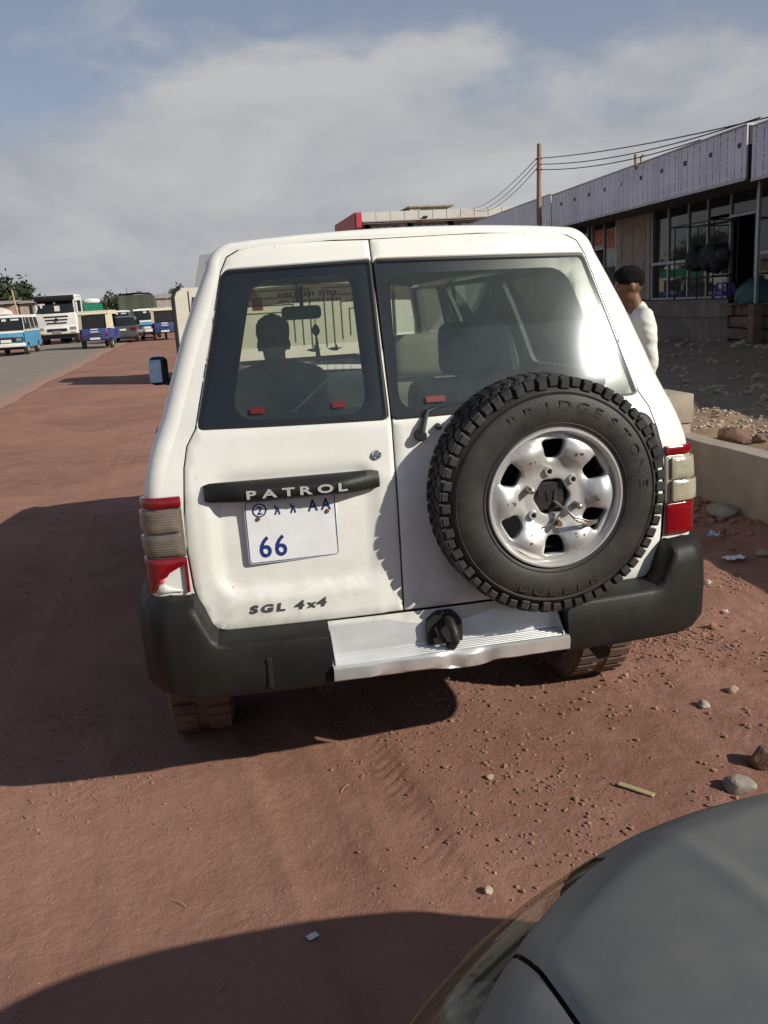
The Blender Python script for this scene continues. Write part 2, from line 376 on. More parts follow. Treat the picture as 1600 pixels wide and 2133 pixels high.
# ------------------------------------------------------------------ dirt
def dirt_material(name, c1, c2, c3, speck, bump=.55):
    m = bpy.data.materials.new(name); MATS[name] = m; m.use_nodes = True
    t = m.node_tree; b = t.nodes['Principled BSDF']; l = t.links.new; N = t.nodes.new
    co = N('ShaderNodeTexCoord').outputs['Object']
    def noise(sc, det=8, rg=.6, dist=0):
        n = N('ShaderNodeTexNoise'); n.inputs['Scale'].default_value = sc; n.inputs['Detail'].default_value = det; n.inputs['Roughness'].default_value = rg; n.inputs['Distortion'].default_value = dist; l(co, n.inputs['Vector']); return n.outputs['Fac']
    def rng(v, a, b_, lo=0, hi=1):
        r = N('ShaderNodeMapRange'); r.inputs['From Min'].default_value = a; r.inputs['From Max'].default_value = b_; r.inputs['To Min'].default_value = lo; r.inputs['To Max'].default_value = hi; l(v, r.inputs['Value']); return r.outputs['Result']
    def mix(f, a, b_):
        x = N('ShaderNodeMix'); x.data_type = 'RGBA'; l(f, x.inputs['Factor'])
        for k, s in (('A', a), ('B', b_)):
            if isinstance(s, tuple): x.inputs[k].default_value = s+(1,)
            else: l(s, x.inputs[k])
        return x.outputs['Result']
    a = mix(rng(noise(.55, 7, .65, .6), .40, .60), tuple(c*.86 for c in c1), c2)
    a = mix(rng(noise(3.5, 9, .7, .3), .45, .78, 0, .75), a, c3)
    a = mix(rng(noise(22, 6, .7), .55, .75, 0, .45), a, tuple(c*.62 for c in c1))
    v = N('ShaderNodeTexVoronoi'); v.inputs['Scale'].default_value = 75; l(co, v.inputs['Vector'])
    vsel = rng(v.outputs['Color'], .84, .90); vd = rng(v.outputs['Distance'], .34, .24)
    mm = N('ShaderNodeMath'); mm.operation = 'MULTIPLY'; l(vsel, mm.inputs[0]); l(vd, mm.inputs[1])
    a = mix(mm.outputs[0], a, speck)
    l(a, b.inputs['Base Color']); b.inputs['Roughness'].default_value = .95; b.inputs['Specular IOR Level'].default_value = .2
    h1 = noise(34, 8, .72); h2 = noise(150, 5, .7)
    ad = N('ShaderNodeMath'); ad.operation = 'MULTIPLY_ADD'; l(h2, ad.inputs[0]); ad.inputs[1].default_value = .35; l(h1, ad.inputs[2])
    ad2 = N('ShaderNodeMath'); ad2.operation = 'MULTIPLY_ADD'; l(mm.outputs[0], ad2.inputs[0]); ad2.inputs[1].default_value = .22; l(ad.outputs[0], ad2.inputs[2])
    bp = N('ShaderNodeBump'); bp.inputs['Strength'].default_value = bump; bp.inputs['Distance'].default_value = .014; l(ad2.outputs[0], bp.inputs['Height']); l(bp.outputs['Normal'], b.inputs['Normal'])
    return m
dirt_material('red_dirt', (.296, .148, .105), (.338, .176, .128), (.385, .216, .160), (.43, .27, .20), .7)
dirt_material('verge_dirt', (.34, .25, .165), (.27, .175, .115), (.42, .33, .23), (.5, .42, .33), .9)

SL = .0045
def gz0(x, y): return SL*(np.clip(y, 8, 160)-8)
def axis_pts(lo, d0, d1, hi, st, grow=1.16):
    mid = list(np.arange(d0, d1+1e-6, st)); a = []; s = st; p = d0
    while p > lo: s = min(s*grow, 40); p -= s; a.append(p)
    b = []; s = st; p = d1
    while p < hi: s = min(s*grow, 40); p += s; b.append(p)
    return np.array(a[::-1]+mid+b)
xs_ = axis_pts(-420, -1.75, 2.6, 420, .0135, 1.13); ys_ = axis_pts(-60, -.75, 1.35, 900, .0135, 1.12)
GX, GY = np.meshgrid(xs_, ys_)
fade = np.clip((GX+4.3)/1.0, 0, 1)*np.clip((14-GY)/5, 0, 1)*np.clip((4.5-GX)/1., 0, 1)*np.clip((GY+9)/3, 0, 1)
Z = gz0(GX, GY)
rough_side = np.clip((GX-.4)/1.6, 0, 1)
Z = Z+fade*((fbm(GX*.9, GY*.9, 3)-.45)*.035+(fbm(GX*5+3, GY*5, 3)-.45)*(.008+.012*rough_side)+(fbm(GX*24, GY*24+9, 3)-.45)*(.005+.010*rough_side))
# wheel ruts with tread marks
for (xa, ya, xb, yb, w, dep) in ((-.62, 1.2, -.28, -1.6, .10, .0085), (-.25, .9, -.02, -1.6, .085, .008), (.95, 1.3, 1.35, -1.5, .11, .005), (-1.9, 6, -1.75, -2, .13, .006), (-1.35, 1.0, -1.0, -1.6, .09, .004)):
    L_ = math.hypot(xb-xa, yb-ya); ux, uy = (xb-xa)/L_, (yb-ya)/L_
    al = (GX-xa)*ux+(GY-ya)*uy; ac = -(GX-xa)*uy+(GY-ya)*ux
    prof = np.exp(-(ac/w)**4)*np.clip(al/.3, 0, 1)*np.clip((L_-al)/.3, 0, 1)
    Z = Z-fade*prof*(dep*.35+dep*1.0*(np.sin((al+np.abs(ac)*.9)*2*pi/.055) > .1)*np.clip(fbm(GX*2.5, GY*2.5, 2)*3-.8, 0, 1))
    Z = Z+fade*np.exp(-((np.abs(ac)-w*1.25)/.04)**2)*dep*.5
# loose spill along the retaining wall
Z = Z+fade*np.exp(-((GX-2.80)/.22)**2)*(.05+.07*fbm(GX*4, GY*4, 3))
gm = MB(); ny, nx = GX.shape
idx = np.arange(nx*ny).reshape(ny, nx)
me = bpy.data.meshes.new('ground'); me.from_pydata(np.stack([GX.ravel(), GY.ravel(), Z.ravel()], 1).tolist(), [], np.stack([idx[:-1, :-1].ravel(), idx[:-1, 1:].ravel(), idx[1:, 1:].ravel(), idx[1:, :-1].ravel()], 1).tolist())
me.polygons.foreach_set('use_smooth', [True]*len(me.polygons)); me.materials.append(MATS['red_dirt'])
ground = bpy.data.objects.new('ground', me); COL.objects.link(ground); tag(ground, 'reddish brown dirt shoulder with pebbles and wheel tracks', kind='structure')
def gz(x, y):
    i = int(np.clip(np.searchsorted(ys_, y)-1, 0, ny-2)); j = int(np.clip(np.searchsorted(xs_, x)-1, 0, nx-2))
    fx = (x-xs_[j])/(xs_[j+1]-xs_[j]); fy = (y-ys_[i])/(ys_[i+1]-ys_[i])
    return float((Z[i, j]*(1-fx)+Z[i, j+1]*fx)*(1-fy)+(Z[i+1, j]*(1-fx)+Z[i+1, j+1]*fx)*fy)

# ------------------------------------------------------------------ road
rows = []
for y in list(np.arange(-20, 60, .5))+list(np.arange(60, 500, 8)):
    bend = .00035*max(0, y-45)**2*(1 if y < 200 else 1)
    bend = min(bend, 9+.02*y)
    xr = -4.62-.006*min(y, 60)+bend+.22*float(fbm(y*.35, 3.3, 4)-.45)*2
    xl = -9.7-.03*min(y, 60)*.5+bend+.3*float(fbm(y*.3, 8.1, 4)-.45)*2
    rows.append([(xl+(xr-xl)*t, y, float(gz0(0, y))+.012+.03*(1-(2*t-1)**2)) for t in np.linspace(0, 1, 18)])
def road_dust():
    m = MATS['asphalt']; t = m.node_tree; b = t.nodes['Principled BSDF']; l = t.links.new; N = t.nodes.new
    old = b.inputs['Base Color'].links[0].from_socket; co = N('ShaderNodeTexCoord'); at = N('ShaderNodeAttribute'); at.attribute_name = 'edge'
    n = N('ShaderNodeTexNoise'); n.inputs['Scale'].default_value = 1.1; n.inputs['Detail'].default_value = 9; n.inputs['Roughness'].default_value = .68; l(co.outputs['Object'], n.inputs['Vector'])
    a = N('ShaderNodeMath'); a.operation = 'MULTIPLY_ADD'; l(n.outputs['Fac'], a.inputs[0]); a.inputs[1].default_value = .9; l(at.outputs['Fac'], a.inputs[2])
    r = N('ShaderNodeMapRange'); r.inputs['From Min'].default_value = .85; r.inputs['From Max'].default_value = 1.35; l(a.outputs[0], r.inputs['Value'])
    mx = N('ShaderNodeMix'); mx.data_type = 'RGBA'; l(r.outputs['Result'], mx.inputs['Factor']); l(old, mx.inputs['A']); mx.inputs['B'].default_value = (.36, .205, .15, 1); l(mx.outputs['Result'], b.inputs['Base Color'])
road_dust()
road = obj('road', MB().grid(rows), 'asphalt', smooth=60); ea = road.data.attributes.new('edge', 'FLOAT', 'POINT'); ea.data.foreach_set('value', [(0.25*(1-j/2.5) if j < 2.5 else max(0., (j-13)/4.0)) for _ in rows for j in range(18)])
tag(road, 'dusty grey asphalt road running past the parked cars', kind='structure')

# ------------------------------------------------------------------ raised verge behind the wall
vx = axis_pts(2.97, 2.98, 5.2, 13.5, .05, 1.12); vx = vx[vx >= 2.97]; vy = axis_pts(-20, 1.5, 7.0, 140, .05, 1.14)
VX, VY = np.meshgrid(vx, vy)
VZ = np.interp(VX, [2.95, 3.3, 4.5, 8, 11.5, 14], [.42, .45, .40, .16, .04, .04])+(fbm(VX*3, VY*3, 4)-.45)*.10+(fbm(VX*14, VY*14, 3)-.45)*.035+np.exp(-((VX-10.9)/.9)**2)*(.1+.35*np.clip(fbm(VX*1.3, VY*1.3, 4)-.35, 0, 1))
VZ = VZ+np.clip(VY-8, 0, 150)*SL
vid = np.arange(VX.size).reshape(VX.shape)
me = bpy.data.meshes.new('verge'); me.from_pydata(np.stack([VX.ravel(), VY.ravel(), VZ.ravel()], 1).tolist(), [], np.stack([vid[:-1, :-1].ravel(), vid[:-1, 1:].ravel(), vid[1:, 1:].ravel(), vid[1:, :-1].ravel()], 1).tolist())
me.polygons.foreach_set('use_smooth', [True]*len(me.polygons)); me.materials.append(MATS['verge_dirt'])
verge = bpy.data.objects.new('verge', me); COL.objects.link(verge); tag(verge, 'pale stony earth between the low wall and the shops', kind='structure')
def vz(x, y):
    i = int(np.clip(np.searchsorted(vy, y)-1, 0, len(vy)-2)); j = int(np.clip(np.searchsorted(vx, x)-1, 0, len(vx)-2)); return float(VZ[i, j])
# retaining wall (low concrete channel wall) and end pillar
m = MB(); rws = []
for y in np.arange(-8, 3.98, .16):
    xw = 2.80+.02*y+.006*float(vnoise(y*3, 1.)); dz = .012*float(vnoise(y*2.3, 4.))
    rws.append([(xw-.012, y, -.15), (xw, y, .47+dz), (xw+.012, y, .487+dz), (xw+.155, y, .492+dz), (xw+.17, y, .475+dz), (xw+.17, y, .1)])
m.grid(rws); n_ = len(m.v); m.f.append(tuple(range(n_-6, n_)))
tag(fixn(obj('retaining_wall', m, 'concrete', smooth=50)), 'low smooth concrete wall along the right edge of the dirt shoulder', 'wall')
pl = empty('concrete_pillar', (2.92, 4.2, 0), label='squat square concrete pillar at the end of the low wall', cat='pillar')
obj('shaft', MB().box(2.70, 3.10, 3.99, 4.42, -.1, .55, .012, 2), 'concrete', pl, world=True)
obj('cap', MB().box(2.685, 3.115, 3.975, 4.435, .554, .79, .015, 2), 'concrete', pl, world=True)
m = MB(); rws = []
for y in np.arange(4.45, 60, .8):
    xw = 2.80+.02*y; b = float(gz0(0, y)); rws.append([(xw-.012, y, -.15+b), (xw, y, .47+b), (xw+.155, y, .485+b), (xw+.17, y, .1+b)])
m.grid(rws)
tag(obj('retaining_wall', m, 'concrete', smooth=50), 'low concrete wall running on beyond the squat pillar', 'wall')
# ================================================================== the white four wheel drive
FR = .055
def yrear(x, z):
    k = .303+.378*(z-1.298); b = .236; t = min(1, max(0, (z-1.12)/.22)); c = .07+.095*t*t*(3-2*t)
    return .5*(k+b+((k-b)**2+.0009)**.5)-.012-c*(.5-x*x)*.9
ZS = [.45, .60, .80, 1.03, 1.10, 1.17, 1.25, 1.33, 1.45, 1.58, 1.70, 1.775]
XS = [.872, .890, .902, .899, .894, .882, .856, .818, .776, .728, .674, .636]
from itertools import accumulate
def xside(z):
    # smooth (quadratic-ish) interpolation
    return (interp(z-.02, ZS, XS)+2*interp(z, ZS, XS)+interp(z+.02, ZS, XS))/4
# section polyline, half, from sill to roof centre
SEC = [(xside(z), z) for z in np.linspace(.5, 1.765, 34)]
x0_, z0_ = SEC[-1]
for t in np.linspace(.12, 1, 9):
    a = t*pi/2*.90; SEC.append((x0_-.070*(1-cos(a))-.028*t, z0_+.080*sin(a)))
xr_, zr_ = SEC[-1]
for t in np.linspace(.12, 1, 10): SEC.append((xr_*(1-t), zr_+(1.864-zr_)*(1-(1-t)**2)))
def sec_inset(i, d):
    p = Vector(SEC[i]); a = Vector(SEC[max(i-1, 0)]); b = Vector(SEC[min(i+1, len(SEC)-1)]); e = (b-a).normalized()
    n = Vector((-e.y, e.x))
    if i == len(SEC)-1: n = Vector((0, -1))
    return p+n*d
def fr(i): return FR if i < 30 else FR+(.026-FR)*min(1, (i-30)/8)
EH = [sec_inset(i, fr(i)) for i in range(len(SEC))]
EFULL = [(p.x, p.y) for p in EH]+[(-p.x, p.y) for p in reversed(EH[:-1])]
suv = empty('parked_suv', (0, 2.5, 0), label='white four wheel drive wagon with a spare wheel on its back door', cat='car')
def SP(name, mb, mat, parent=suv, smooth=35): return obj(name, mb, mat, parent, smooth, world=True)
# ---- body shell
body = MB()
def rsurf(x, z, d): return (x, yrear(x, z)+d, z)
DOORGAP = [(-.126, 1.828), (-.30, 1.832), (-.45, 1.829), (-.53, 1.820), (-.572, 1.798), (-.594, 1.755), (-.655, 1.53), (-.718, 1.300), (-.748, 1.252), (-.763, 1.19), (-.776, 1.06), (-.780, .94), (-.773, .83), (-.763, .77), (-.746, .712), (-.722, .688), (-.69, .682)]
ringhole = [p for p in DOORGAP]+[(-p[0], p[1]) for p in reversed(DOORGAP[1:])]
ringhole = inset(dens(ringhole, .04), -.0035)
outer = [(x, z) for x, z in EFULL if z > .60]
rm = panel([(outer[0][0], .60)]+outer+[(outer[-1][0], .60)], rsurf, [ringhole], step=.05, bev=0, rec=0, skirt=0)
body.add(rm.v, rm.f)
hs = MB(); n_ = len(ringhole); hs.add([rsurf(a, b, .003) for a, b in ringhole]+[rsurf(a, b, .05) for a, b in ringhole], [(j, (j+1) % n_, n_+(j+1) % n_, n_+j) for j in range(n_)])
# rear corner fillet all the way round
full = list(range(len(SEC)))
rows = []
for k in range(8):
    th = k/7*pi/2; row = []
    for sg in (1, -1):
        ids = full if sg == 1 else list(reversed(full[:-1]))
        for i in ids:
            p = sec_inset(i, fr(i)*(1-sin(th))); e = EH[i]
            row.append((sg*p.x, yrear(e.x, e.y)+fr(i)*(1-cos(th)), p.y))
    rows.append(row)
rows.append([(p[0], p[1]+.06, p[2]) for p in rows[-1]])
body.grid(rows)
def yre(z): return yrear(xside(z)-FR, z)+FR
ni = 33     # side rows end, roof begins
# roof loft with rain gutter groove
roofi = list(range(ni, len(SEC)))
rows = []
for t in list(np.linspace(0, 1, 14)):
    row = []
    for sg in (1, -1):
        for i in (roofi if sg == 1 else list(reversed(roofi[:-1]))):
            x, z = SEC[i]; e = EH[i]; ya = yrear(e.x, e.y)+fr(i); yb = 3.02+.10*(1-(x/.64)**2)
            crown = .006*sin(pi*t)
            row.append((sg*x, ya+(yb-ya)*t, z+crown*(1 if z > 1.8 else .3)-.03*t*t))
    rows.append(row)
body.grid(rows)
# sides
def plan(y): return .05*max(0, (y-3.4)/1.4)**2
WIN = [rpoly([(.66, 1.335, .05), (.80, 1.70, .05), (1.46, 1.70, .04), (1.46, 1.335, .04)]), rpoly([(1.56, 1.335, .04), (1.56, 1.70, .04), (2.38, 1.70, .04), (2.38, 1.335, .04)]), rpoly([(2.47, 1.335, .04), (2.47, 1.70, .04), (3.10, 1.70, .05), (3.50, 1.335, .04)])]
def arch(yc, r, n=14): return [(yc-r*cos(a), .42+r*sin(a)*.98) for a in np.linspace(.25, pi-.25, n)]
side_out = [(yre(z)-.005, z) for z in np.linspace(1.765, .62, 26)]
side_out += [(.50, .52)]+[(a, b) for a, b in arch(1.08, .46)]+[(1.62, .48), (3.5, .48)]+[(a, b) for a, b in arch(4.05, .46)]+[(4.66, .52), (4.80, .62), (4.83, .85), (4.78, 1.06), (4.6, 1.12), (3.66, 1.20), (3.60, 1.26), (3.42, 1.45), (3.05, 1.72), (3.02, 1.735)]
for sg in (1, -1):
    def ssurf(y, z, d, sg=sg): return (sg*(xside(min(z, 1.77))-.0015-plan(y)-d+.012*math.exp(-((z-.98)/.03)**2)*(.7 < y < 4.6)), y, z)
    pm = panel(side_out, ssurf, WIN, step=.07, bev=0, rec=0, skirt=.02, bstep=.03, oskirt=False)
    body.add(pm.v, pm.f)
# hood and nose
rows = []
for y in np.linspace(3.60, 4.86, 12):
    w = .86-plan(y)*1.2; zc = 1.215-.03*((y-3.6)/1.2)-(.30*max(0, (y-4.62)/.24)**2.2)
    rows.append([(x*w, y-.03*abs(x)**2, zc-.05*x*x-.06*max(0, abs(x)-.85)/.15) for x in np.linspace(-1, 1, 15)])
body.grid(rows)
body.grid([[(-.80, 4.86, .92), (.80, 4.86, .92)], [(-.80, 4.88, .55), (.80, 4.88, .55)]])
# pillars round the windscreen
for sg in (1, -1): body.tube([(sg*.80, 3.62, 1.235), (sg*.735, 3.32, 1.5), (sg*.64, 3.04, 1.735)], .035, 8)
body.tube([(-.64, 3.04, 1.745), (-.3, 3.12, 1.80), (.3, 3.12, 1.80), (.64, 3.04, 1.745)], .03, 8)
bodyo = SP('body', body, 'paint_white', smooth=50)
SP('door_jamb', hs, 'gasket')
# dark void behind the door gaps
SP('door_seal', panel(inset(dens([(p[0]*.985, p[1]) for p in DOORGAP]+[(-p[0]*.985, p[1]) for p in reversed(DOORGAP[1:])], .05), .03), lambda x, z, d: (x, yrear(x, z)+.032, z), [inset(dens(ringhole, .05), .09)], step=.08, bev=0, skirt=0), 'gasket')
SP('centre_seal', MB().grid([[(-.165, yrear(-.16, z)+.03, z), (-.095, yrear(-.1, z)+.03, z)] for z in np.linspace(.69, 1.82, 12)]), 'gasket')
# side glass and lining
for sg in (1, -1):
    for i, w in enumerate(WIN):
        f = lambda y, z, d, sg=sg: (sg*(xside(min(z, 1.77))-plan(y)-.010-d), y, z)
        SP('side_window', panel(inset(w, -.006), f, step=.12, bev=0, skirt=0), glass('side_glass', (.20, .22, .21), .02, dust=.03))
    lin = panel([(yre(z)+.05, z) for z in np.linspace(1.74, .62, 12)]+[(.5, .5), (3.55, .5), (3.55, 1.22), (3.05, 1.70)], lambda y, z, d, sg=sg: (sg*(xside(min(z, 1.77))-.045-d), y, z), [inset(w, -.004) for w in WIN], step=.14, bev=0, skirt=0)
    SP('side_lining', lin, 'interior')
rows = []
for t in np.linspace(0, 1, 6):
    rows.append([(sg*sec_inset(i, .035).x, .60+2.45*t, sec_inset(i, .035).y-.03*t*t) for sg in (1, -1) for i in (roofi[::2] if sg == 1 else list(reversed(roofi[::2])))])
SP('headlining', MB().grid(rows), 'interior_pale')
# ---- back doors
DL = DOORGAP
XG = -.1315
def rbox(x, z, x0, x1, z0, z1, r):
    dx = max(x0+r-x, x-x1+r, 0); dz = max(z0+r-z, z-z1+r, 0); return math.hypot(dx, dz)-r   # <0 inside
def dsurf(x, z, d):
    y = yrear(x, z)+d-.002
    if z < 1.25:
        s = rbox(x, z, -.700, -.190, .790, 1.16, .07); y += .016*smoothstep(.008, -.022, s)
        y += -.006*math.exp(-((z-1.215)/.035)**2)*0+.004*smoothstep(1.105, 1.09, z)*(-.70 > x or x > -.19)
        s = rbox(x, z, .02, .66, .74, 1.16, .07); y += .012*smoothstep(.008, -.022, s)
    return (x, y, z)
GLZ0, GLZ1 = 1.296, 1.764
def xedge(z): return float(np.interp(z, [1.252, 1.300, 1.53, 1.755, 1.80], [.748, .718, .655, .594, .572]))
glassL = rpoly([(-.1385, GLZ1+.001, .012), (-xedge(1.75)+.008, 1.757, .02), (-xedge(1.53)+.009, 1.53, 0), (-.708, 1.303, .015), (-.148, GLZ0-.001, .012)])
glassR = rpoly([(-.1240, GLZ1+.001, .012), (-.1285, GLZ0-.003, .012), (.708, 1.299, .015), (xedge(1.53)-.009, 1.53, 0), (xedge(1.75)-.008, 1.753, .02)])
door_l = [(XG-.003, p[1]) if i == 0 else p for i, p in enumerate(DL)]+[(XG-.005, .684)]
door_r = [(-p[0], p[1]) for p in DL]; door_r[0] = (.126, 1.832); door_r = [(XG+.003, 1.829)]+door_r+[(XG+.001, .684)]
dl = SP('rear_door', panel(door_l, dsurf, [inset(glassL, -.004)], step=.022, bev=.005, rec=.004, skirt=.03), 'paint_white', smooth=40); tag(dl, 'narrow left back door with number plate')
dr = SP('rear_door', panel(door_r, dsurf, [inset(glassR, -.004)], step=.026, bev=.005, rec=.004, skirt=.03), 'paint_white', smooth=40); tag(dr, 'wide right back door carrying the spare wheel')
rg = glass('rear_glass', (.84, .87, .83), .015, dust=.009, dcol=(.42, .45, .46), haze=.010, dscale=5, refl=1.15, hrough=.12)
film = glass('window_film', (.74, .77, .69), .2, dust=.012, dcol=(.30, .32, .32), dscale=3.0, refl=.0)
film2 = glass('window_dust_light', (.96, .97, .95), .2, dust=.10, dcol=(.36, .42, .46), dscale=4.0, refl=.0)  # thin dust, its bluish colour also painting in cabin light and sky veil
for nm, gl, par in (('L', glassL, dl), ('R', glassR, dr)):
    gp = SP('window_glass', panel(gl, lambda x, z, d: (x, yrear(x, z)-.004+d, z), step=.03, bev=0, rec=0, skirt=0), rg, par)
    if nm == 'L': clear = rpoly([(-.205, 1.728, .05), (-.505, 1.722, .05), (-.612, 1.318, .08), (-.205, 1.312, .07)])
    else: clear = rpoly([(-.083, 1.722, .03), (-.105, 1.314, .06), (.622, 1.31, .09), (.515, 1.716, .07)])
    SP('window_border', panel(gl, lambda x, z, d: (x, yrear(x, z)+.003+d, z), [clear], step=.05, bev=0, skirt=0), 'frit', par)
    sl = MB(); lp = dens(inset(gl, -.003), .02); n_ = len(lp)
    for a, b in ((0, 1),):
        ring1 = [rsurf(x, z, -.0045) for x, z in lp]; ring2 = [rsurf(x, z, -.005) for x, z in inset(lp, .006)]; ring0 = [rsurf(x, z, .004) for x, z in inset(lp, -.003)]
        sl.add(ring0+ring1+ring2, [(k*n_+j, k*n_+(j+1) % n_, (k+1)*n_+(j+1) % n_, (k+1)*n_+j) for k in (0, 1) for j in range(n_)])
    SP('window_seal', sl, 'gasket', par)
    # tinting film, upper part of the pane
    ztop = 1.525 if nm == 'L' else 1.545
    fl = clip_z(clear, ztop)
    SP('tint_film', panel(fl, lambda x, z, d: (x, yrear(x, z)-.0005, z), step=.06, bev=0, skirt=0), film, par)
    SP('pane_dust_light', panel(clear, lambda x, z, d: (x, yrear(x, z)+.0008, z), step=.06, bev=0, skirt=0), film2, par)
    lin = panel(inset(dens([(p[0]*.95 if nm == 'L' else -p[0]*.95, p[1]) for p in DL]+[((XG-.03) if nm == 'L' else (XG+.02), .70)], .06), .01), lambda x, z, d: (x, yrear(x, z)+.045+d, z), [inset(clear, -.02)], step=.1, bev=0, skirt=0)
    SP('door_lining', lin, 'interior', par)
# heater wires
hw = MB()
for x in np.arange(-.56, -.22, .042): hw.box(x-.0007, x+.0007, yrear(x, 1.45)-.0, yrear(x, 1.45)+.001, 1.34, 1.66)
# red reflective tape pieces
for x0, x1, z, par in ((-.552, -.508, 1.345, dl), (-.307, -.270, 1.347, dl), (-.022, .038, 1.341, dr)):
    SP('reflector_tape', MB().grid([[(x, yrear(x, zz)-.0085, zz) for x in (x0, x1)] for zz in (z-.009, z+.009)]), 'red_tape', par)
# ---- handle bar (garnish) over the plate
gm_ = MB(); rows = []
for x in np.linspace(-.714, -.188, 30):
    e = min((x+.714), (-.188-x)); k = smoothstep(0, .13, e); k2 = smoothstep(0, .02, e); yb = yrear(x, 1.11)+.012
    top = 1.142-.005*(1-k2); bot = 1.088+.004*(1-k2); out_ = .028+.040*k
    rows.append([(x, yb, top), (x, yb-out_*.55, top+.002), (x, yb-out_*.88, top-.013), (x, yb-out_, top-.024), (x, yb-out_*.98, bot+.008), (x, yb-out_*.86, bot), (x, yb, bot+.004)])
gm_.grid(rows); gm_.f.append(tuple(range(7))); k_ = len(rows)*7; gm_.f.append(tuple(range(k_-1, k_-8, -1)))
garn = SP('handle_garnish', fixn and gm_, 'black_plastic', dl, smooth=50)
mk('letter_chrome', (.62, .62, .60), .22, metal=.35, var=.1)
def chars(par, s, x0, x1, z0, h, yf, sx, off, shear=0, ext=.0016, tilt=0, mat='plate_blue'):
    # spread characters evenly between x0 and x1 (left edges measured from glyph boxes)
    tmp = []
    for ch in s:
        q = MB(); text('t', ch, h/.72, UPR, None, sx=sx, ext=ext, off=off, shear=shear, merge=q)
        if q.v: xs = [v[0] for v in q.v]; tmp.append((q, min(xs), max(xs)))
    tot = sum(b-a for _, a, b in tmp); gap = (x1-x0-tot)/max(1, len(tmp)-1); x = x0
    for q, a, b in tmp:
        q.v = [(v[0]-a+x, v[1]+yf(v[0]-a+x), v[2]+z0+tilt*(v[0]-a+x-x0)) for v in q.v]; SP('letter', q, mat, par, 0); x += b-a+gap
chars(garn, 'PATROL', -.592, -.293, 1.0985, .0245, lambda x: yrear(x, 1.11)+.012-.0285-.040*smoothstep(0, .13, min(x+.714, -.188-x)), 1.75, .0010, ext=.002, mat='letter_chrome')
chars(dl, 'SGL', -.614, -.505, .731, .0245, lambda x: dsurf(x, .74, 0)[1]-.0015, 1.55, .0012, shear=.15, mat='badge_grey')
chars(dl, '4', -.477, -.443, .731, .0265, lambda x: dsurf(x, .74, 0)[1]-.0015, 1.55, .0012, shear=.15, mat='badge_grey')
chars(dl, 'x', -.440, -.413, .732, .0235, lambda x: dsurf(x, .74, 0)[1]-.0015, 1.35, .0012, shear=.15, mat='badge_grey')
chars(dl, '4', -.409, -.368, .733, .0265, lambda x: dsurf(x, .74, 0)[1]-.0015, 1.6, .0012, shear=.15, mat='badge_grey')
# key lock
SP('key_lock', MB().lathe([(0, .0), (-.006, .006), (-.005, .009), (-.008, .0125), (-.002, .0155), (.004, .016)], (-.188, yrear(-.188, 1.188)-.003, 1.188), 'y', 20), 'chrome', dl)
# ---- number plate
pz0, pz1, px0, px1 = .884, 1.084, -.603, -.322
ypl = dsurf(-.46, .98, 0)[1]-.007
plate = SP('number_plate', panel(rpoly([(px0, pz0, .014), (px1, pz0, .014), (px1, pz1, .014), (px0, pz1, .014)]), lambda x, z, d: (x, ypl+d+.018*(x-px0)*0, z), step=.05, bev=.002, rec=.0015, skirt=.004), 'plate_white', dl)
rim_ = MB(); lp = dens(rpoly([(px0+.004, pz0+.004, .012), (px1-.004, pz0+.004, .012), (px1-.004, pz1-.004, .012), (px0+.004, pz1-.004, .012)]), .01); n_ = len(lp)
l2 = inset(lp, .0022); rim_.add([(x, ypl-.0012, z) for x, z in lp]+[(x, ypl-.0012, z) for x, z in l2], [(j, (j+1) % n_, n_+(j+1) % n_, n_+j) for j in range(n_)])
SP('plate_border', rim_, 'plate_blue', plate, 0)
ch = MB()
ring_o = [(-.5565+.0215*cos(a), 1.0515+.0215*sin(a)) for a in np.linspace(0, 2*pi, 28, endpoint=False)]; ring_i = inset(ring_o, .0038); n_ = 28
ch.add([(x, ypl-.0015, z) for x, z in ring_o]+[(x, ypl-.0015, z) for x, z in ring_i], [(j, (j+1) % n_, n_+(j+1) % n_, n_+j) for j in range(n_)])
SP('class_ring', ch, 'plate_blue', plate, 0)
yp_ = lambda x: ypl-.0012
chars(plate, '2', -.564, -.548, 1.039, .025, yp_, 1.0, .0004, ext=.0006)
chars(plate, '\u12a0', -.512, -.492, 1.034, .029, yp_, .85, .0006, ext=.0006)
chars(plate, '\u12a0', -.464, -.444, 1.034, .029, yp_, .85, .0006, ext=.0006)
chars(plate, 'A', -.410, -.388, 1.034, .036, yp_, .85, .0008, ext=.0006)
chars(plate, 'A', -.370, -.347, 1.034, .036, yp_, .85, .0008, ext=.0006)
chars(plate, '6', -.566, -.530, .905, .066, yp_, .88, .0012, ext=.0006)
chars(plate, '6', -.519, -.483, .905, .066, yp_, .88, .0012, ext=.0006)
for x, z in ((-.563, 1.025), (-.352, 1.028)): SP('plate_bolt', MB().lathe([(0, 0), (-.004, .003), (-.003, .006), (0, .007)], (x, ypl-.001, z), 'y', 10), 'rust', plate)
